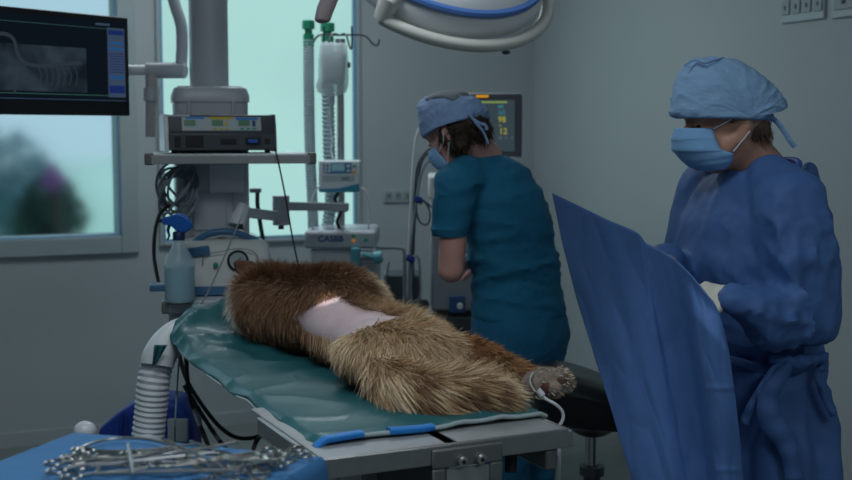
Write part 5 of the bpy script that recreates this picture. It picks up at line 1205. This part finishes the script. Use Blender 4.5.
# belt & ties
belt=[]
for k in range(48):
    a=2*PI*k/48; p=B(0,0,1.0)+Fb*(.16*math.cos(a))+Lb*(.2*math.sin(a)); belt.append(surf_snap(p,gv,gn,.003))
belt=[(belt[i-1]+belt[i]*2+belt[(i+1)%48])/4 for i in range(48)]
obj('belt',MB().tube(belt,.011,8,closed=True,flat=.35),M['gown'],gown)
bk=P(800,362,2.585)
kb_=MB(); kb_.ell(bk,(.025,.014,.016)); kb_.caps_(bk,.009,bk+V((-.055,0,.006)),.014); kb_.caps_(bk,.009,bk+V((.05,0,.012)),.013)
kv,kf,kn_=remesh(kb_,.004,2); obj('belt_knot',mesh_np(wrinkle(kv,kn_,.004,30,2),kf),M['gown'],gown)
def ribbon(pts,wds,parent,mt,name):
    sp=spline(pts,6); n=len(sp); G=[[],[],[]]
    for i,p in enumerate(sp):
        t=(sp[min(i+1,n-1)]-sp[max(i-1,0)]).normalized(); s=t.cross(V((0,1,0))).normalized(); x=i/(n-1)*(len(wds)-1); j=min(int(x),len(wds)-2); w=wds[j]+(wds[j+1]-wds[j])*(x-j)
        G[0].append(p-s*w); G[1].append(p+V((0,-.004*math.sin(i*.9)-.002,0))); G[2].append(p+s*w)
    m=MB(); m.grid(G); m.open=True; return obj(name,m,mt,parent,solid=.0012)
ribbon([P(786,362,2.575),P(774,370,2.57),P(764,385,2.56),P(756,398,2.56),P(748,412,2.56),P(744,424,2.56)],[.008,.010,.010,.009],gown,M['gown'],'belt_tie')
ribbon([P(790,363,2.57),P(780,378,2.56),P(768,398,2.555),P(770,420,2.55),P(782,438,2.55),P(790,455,2.55),P(794,480,2.55)],[.010,.020,.026,.020,.018],gown,M['gown'],'belt_tie')
ribbon([P(812,360,2.60),P(822,356,2.60),P(824,366,2.60),P(818,372,2.60),P(824,395,2.60),P(834,415,2.60)],[.008,.010,.010,.009],gown,M['gown'],'belt_tie')
# trousers and clogs (below the frame)
m=MB()
for s in(-1,1): m.caps_(B(.01,s*.09,.55),.085,B(-.005,s*.09,.12),.068)
tv_,tf_,tn_=remesh(m,.012,3); person_part('trousers',tv_,tf_,M['scrubp'],surg)
for s in(-1,1):
    m=MB(); m.caps_(B(-.03,s*.09,.045),.042,B(.13,s*.10,.036),.044,flat=.75); cv,cf,cn=remesh(m,.008,3); cv[:,2]=np.maximum(cv[:,2],.002); person_part('clog',cv,cf,M['white'],surg)
# gloved hands gripping the sheet
h=MB(); wl=P(735,299,2.505); make_hand(h,wl,(P(708,292,2.525)-wl),V((-.05,.45,-.85)),.75,side=-1,k=.86); h.caps_(P(740,301,2.505),.025,wl,.026)
hv,hf,hn=remesh(h,.0035,3); person_part('glove',hv,hf,M['glove'],surg)
h=MB(); wr_=P(668,266,2.66); make_hand(h,wr_,(P(652,262,2.61)-wr_),V((-.3,.3,-.9)),.6,side=1,k=.95)
hv,hf,hn=remesh(h,.0035,3); person_part('glove',hv,hf,M['glove'],surg)
# ------------------------------------------------------------------ THE HELD SHEET
top=spline([P(552,193,2.64),P(575,204,2.62),P(606,219,2.59),P(630,229,2.565),P(640,235,2.55),P(646,243,2.55),P(662,251,2.53),P(678,262,2.50),P(692,276,2.455),P(706,293,2.415),P(716,306,2.40),P(722,322,2.40)],10)
Lc=[(552,193),(563,246),(577,300),(594,355),(612,412),(632,480),(662,600)]
Rc=[(722,322),(729,352),(735,395),(740,440),(743,482),(752,600)]
def pl2(c,v):
    d=[0]; 
    for a_2,b_2 in zip(c,c[1:]): d.append(d[-1]+math.hypot(b_2[0]-a_2[0],b_2[1]-a_2[1]))
    x=v*d[-1]; i=0
    while i<len(c)-2 and d[i+1]<x: i+=1
    q=(x-d[i])/(d[i+1]-d[i]); return c[i][0]+(c[i+1][0]-c[i][0])*q,c[i][1]+(c[i+1][1]-c[i][1])*q
NU,NV=150,120; topn=len(top); G=[]
dcum=[0]
for a_2,b_2 in zip(top,top[1:]): dcum.append(dcum[-1]+(b_2-a_2).length)
def toppt(u):
    x=u*dcum[-1]; i=0
    while i<topn-2 and dcum[i+1]<x: i+=1
    q=(x-dcum[i])/(dcum[i+1]-dcum[i]); return top[i].lerp(top[i+1],q)
def topix(p):
    a,b2_,_=pix(np.array([list(p)])); return a[0],b2_[0]
for i in range(NU+1):
    u=i/NU; tp_=toppt(u); tx,ty=topix(tp_); row=[]
    bx,by=662+(752-662)*u,600
    for j in range(NV+1):
        v=j/NV; lx_,ly_=pl2(Lc,v); rx_,ry_=pl2(Rc,v)
        cL=(lx_-(552+(662-552)*v),ly_-(193+(600-193)*v)); cR=(rx_-(722+(752-722)*v),ry_-(322+(600-322)*v))
        x=tx+(bx-tx)*v+(1-u)*cL[0]+u*cR[0]; y=ty+(by-ty)*v+(1-u)*cL[1]+u*cR[1]
        Y=tp_.y+(2.46+.05*(1-u)-tp_.y)*smooth(v,0,.8)
        # stiff folds
        vv=smooth(v,.0,.25); fold=u+.05*v
        Y+=vv*(.013*math.cos(fold*2*PI*1.6+.8)*(.5+v)) 
        uc=.70+.03*v; Y-=.045*smooth(u,uc-.085,uc+.03)*smooth(v,.02,.15)*(1-.5*smooth(u,.78,1.0))
        uc2=.30+.10*v; Y-=.012*smooth(u,uc2-.10,uc2)*vv*(1-smooth(u,uc2,uc2+.22))
        Y-=.012*smooth(v,.10,.0)*0
        Y+=.006*mn.noise(V((u*5,v*4,2)))*2*vv+.003*ridge((u,v*.7,0),9,5)
        # pressed crease lines
        for yc in(388,470): Y-=.0035*max(0,1-abs(y-yc)/2.2)*smooth(u,.66,.75)
        row.append(P(x,y,Y))
    G.append(row)
m=MB(); m.grid(G); m.open=True
sheet=tag(obj('surgical_sheet',m,M['drapeb'],solid=.0018,ang=180),'large blue sterile sheet held up and hanging in front of the gowned person','sheet')
# rolled lip along the top of the sheet
# ------------------------------------------------------------------ NURSE (centre)
NY=3.75
NHC=P(455,131,NY); NHR=frame((-.74,.50,-.42))
Nu=thing('person','person in teal short sleeved scrubs bending over equipment, seen from behind','person',(P(515,300,3.78).x,3.78,0))
FN=V((-.80,.60,0)); LN=V((-.60,-.80,0))
def C_(px,py,Y,dF=0): return P(px,py,Y)
b=MB(); body_head(b,NHC,NHR,.97)
nnb=P(484,158,NY+.03)
b.caps_(NHC+NHR@V((-.03,0,-.05)),.055,nnb,.060)
trs=[(168,.10,.070,490,3.78),(184,.13,.085,496,3.78),(205,.155,.095,502,3.78),(240,.155,.10,512,3.79),(275,.15,.105,516,3.80),(310,.165,.115,519,3.80),(345,.165,.11,520,3.80)]
def nring(bm_,py,w,d,px,Y,pad=0): c=P(px,py,Y); return bm_.ring(c,FN*(d+pad),LN*(w+pad),32)
b.loft([nring(b,*r) for r in trs])
nsh=P(456,186,3.62); nel=P(451,270,3.62); nwr=P(459,262,3.88)
b.caps_(nsh,.047,nel,.040); b.caps_(nel,.041,nwr,.030)
nshr=P(522,204,3.90); nelr=P(512,262,4.03); nwrr=P(486,262,4.16); b.caps_(nshr,.045,nelr,.04); b.caps_(nelr,.038,nwrr,.028)
hipz=P(0,345,3.8).z
hx=P(520,345,3.8)
for s in(-1,1):
    hp_=V((hx.x,hx.y,0))+LN*(s*.085); b.caps_(hp_+UZ*(hipz+.02),.09,hp_+UZ*.48+FN*.02,.058); b.caps_(hp_+UZ*.48+FN*.02,.055,hp_+UZ*.09-FN*.01,.04); b.caps_(hp_+UZ*.05-FN*.01,.036,hp_+UZ*.045+FN*.12,.03)
vs,fs,nr=remesh(b,.008,4); person_part('body',vs,fs,M['skin2'],Nu)
for w_,dF_,sd in((nwr,V((-.35,.9,-.1)),1),(nwrr,V((-.8,.4,-.1)),-1)):
    h=MB(); make_hand(h,w_,dF_,V((.3,.1,-1)),.45,side=sd,k=.95); h.caps_(w_-V(dF_).normalized()*.03,.028,w_,.027); hv,hf,hn=remesh(h,.004,2); person_part('hand',hv,hf,M['skin2'],Nu)
for s in(-1,1):
    m=MB(); m.ell(NHC+NHR@V((.083,s*.030,-.010)),(.006,.011,.004),NHR); obj('eye',m,M['eyeb'],Nu)
# hair
m=MB(); hm_=lambda f,l,u,r: m.ell(NHC+NHR@V((f,l,u)),r,NHR)
hm_(-.040,0,-.012,(.066,.080,.052)); hm_(-.068,0,-.030,(.042,.062,.044)); hm_(.0,.045,-.02,(.028,.036,.040)); hm_(-.03,.05,-.055,(.035,.026,.030)); hm_(-.088,.02,-.015,(.022,.04,.03))
hv,hf,hn=remesh(m,.005,2); hv=wrinkle(hv,hn,.010,26,1,(1,1,1),1.0); hv=wrinkle(hv,hn,.004,60,5,(1,1,1),1.0); person_part('hair',hv,hf,M['hair'],Nu)
# loose strands
rgs=np.random.default_rng(4); hi=rgs.integers(0,len(hv),2600); hp3=hv[hi]; hn3=hn[hi]; sd=hn3*.35+np.array([.35,-.1,-.9])[None,:]*.8+rgs.normal(size=hn3.shape)*.35; sd/=np.linalg.norm(sd,axis=1)[:,None]
rng=rgs; v4,c4=strands(hp3,sd,.012+.018*rgs.random(len(hp3)),np.tile(np.array(lin((58,44,36))),(len(hp3),1))*(.6+.8*rgs.random((len(hp3),1))),hn3,np.array([0,0,-.3])[None,:],.0008+.0005*rgs.random(len(hp3)))
fur_obj('hair_strands',[(v4,c4)],Nu,fm)
def hs2(px,py):
    d=ray(px,py); n_=NHR@V((0,1,0)); o=V((0,0,CAMZ)); k=(NHC-o).dot(n_)/d.dot(n_); q=NHR.transposed()@(o+d*k-NHC); return (q.x,q.z)
sil=[hs2(*p) for p in((429.5,139),(426,128),(423.5,112),(424,103),(429,97),(439,93.5),(451,92),(463,93.5),(473,98),(480,106),(484,113),(481,118.5),(470,121),(457,125.5),(440,133),(433,138))]
ncap=obj('surgical_cap',cap_mesh(NHC,NHR,sil,.094,(-.005,.012),wr=.0045,seed=6,pwx=.62),M['cap2'],Nu)
# grey mesh crown panel
cm=MB(); ct=[hs2(*p) for p in((434,94.8),(443,91.4),(453,90.4),(463,92.2),(468,95.5))]; G=[]
for i,(f_,u_) in enumerate(ct):
    row=[]
    for k in range(9):
        l=-.03+.098*k/8; c_=(1-(l/.094)**2)**.31; row.append(NHC+NHR@V((-.005+(f_+.005)*c_,l,.012+(u_-.012)*c_*1.005)))
    G.append(row)
cm.grid(G); cm.open=True; obj('crown_panel',cm,M['capg'],ncap,solid=.004)
kq=P(470,112,3.66)
m=MB(); m.ell(kq,(.014,.010,.016)); vk,fk,nk=remesh(m,.003,1); obj('cap_knot',mesh_np(wrinkle(vk,nk,.004,40,1),fk),M['cap2'],ncap)
for pts in([P(466,110,3.66),P(472,118,3.63),P(479,123,3.61),P(485,125,3.60),P(487,130,3.60)],[P(470,114,3.66),P(475,122,3.62),P(482,130,3.60),P(486,138,3.60),P(488,144,3.60)],[P(468,104,3.67),P(473,109,3.65),P(470,116,3.65),P(464,113,3.65)]):
    m=MB(); m.tube(spline(pts,6),.0055,8,flat=.35); obj('cap_tie',m,M['cap2'],ncap)
rows=[(.104,-.03,.055,-.030,.056),(.114,-.05,.045,-.05,.068),(.104,-.08,.035,-.07,.071),(.084,-.105,.030,-.09,.068),(.06,-.122,.028,-.108,.052)]
mk2=obj('face_mask',mask_mesh(NHC,NHR,rows),M['mask'],Nu,solid=.0015)
obj('ear_loop',MB().tube(spline([NHC+NHR@V((.045,.066,-.05)),NHC+NHR@V((.018,.078,-.045)),NHC+NHR@V((.0,.085,-.03)),NHC+NHR@V((-.012,.088,-.005))],5),.0016,6),M['elastic'],mk2)
obj('ear_loop',MB().tube(spline([NHC+NHR@V((.030,.066,-.10)),NHC+NHR@V((.010,.074,-.075)),NHC+NHR@V((-.015,.084,-.045))],5),.0016,6),M['elastic'],mk2)
# scrub top
g=MB()
ts=[(155,.070,.070,482,3.78),(161,.100,.090,487,3.78),(172,.135,.108,493,3.78),(190,.165,.120,499,3.78),(215,.178,.128,506,3.785),(245,.170,.126,512,3.79),(275,.165,.130,516,3.80),(300,.170,.135,518,3.80),(316,.178,.142,519,3.80)]
g.loft([nring(g,*r) for r in ts])
g.caps_(P(466,176,3.68),.070,nsh,.068); g.caps_(nsh,.068,P(450,232,3.62),.056)
g.caps_(P(508,184,3.84),.070,nshr,.070); g.caps_(nshr,.070,P(515,236,3.98),.060)
gv,gf,gn=remesh(g,.0105,4)
# cut the sleeve end square
swt=np.array(P(450,236,3.62))
gv2=gv.copy()
sl_=(gv[:,2]<swt[2]) & (np.linalg.norm(gv[:,:2]-swt[:2],axis=1)<.085)
gv2[sl_,2]=swt[2]
hemz=P(0,318,3.8).z
low=gv2[:,2]<hemz-.0; gv2[low,2]=hemz
def nm(p): return .5+.9*max(0,1-abs(p[2]-1.10)/.17)+.5*max(0,1-abs(p[2]-1.35)/.1)
gv2=wrinkle(gv2,gn,.011,8,13,(.55,.55,2.0),.4,nm); gv2=wrinkle(gv2,gn,.004,20,17,(.6,.6,1.8),.5,nm)
top_=person_part('scrub_top',gv2,gf,M['scrub'],Nu)
# trousers
g=MB(); g.loft([nring(g,*r) for r in((296,.160,.118,519,3.80),(318,.178,.138,520,3.80),(335,.180,.145,521,3.80),(352,.172,.138,521,3.80),(368,.155,.120,520,3.80))])
for s in(-1,1):
    hp_=V((hx.x,hx.y,0))+LN*(s*.078); g.caps_(hp_+UZ*(hipz-.01),.105,hp_+UZ*.48+FN*.01,.088); g.caps_(hp_+UZ*.48+FN*.01,.088,hp_+UZ*.13,.078)
gv,gf,gn=remesh(g,.011,4); gv=wrinkle(gv,gn,.010,8,23,(1,1,.9),.4); person_part('trousers',gv,gf,M['scrubp'],Nu)
for s in(-1,1):
    hp_=V((hx.x,hx.y,0))+LN*(s*.078); m=MB(); m.caps_(hp_+UZ*.045-FN*.03,.042,hp_+UZ*.036+FN*.14,.044,flat=.75); cv,cf,cn=remesh(m,.008,3); cv[:,2]=np.maximum(cv[:,2],.002); person_part('clog',cv,cf,M['white'],Nu)
# fine hair below the surgeon's cap
hv,hf,hn=remesh(MB().ell(HC+HR@V((-.050,0,-.030)),(.046,.062,.046),HR),.008,1)
hi=rgs.integers(0,len(hv),2200); hp3=hv[hi]; hn3=hn[hi]; sd=hn3*.30+np.array(HR@V((-.5,0,-.9)))[None,:]*.8+rgs.normal(size=hn3.shape)*.2; sd/=np.linalg.norm(sd,axis=1)[:,None]
v5,c5=strands(hp3,sd,.012+.016*rgs.random(len(hp3)),np.tile(np.array(lin((120,98,80))),(len(hp3),1))*(.6+.8*rgs.random((len(hp3),1))),hn3,np.array([0,0,-.2])[None,:],.0005+.0004*rgs.random(len(hp3)))
fur_obj('hair_strands',[(v5,c5)],surg,fm)
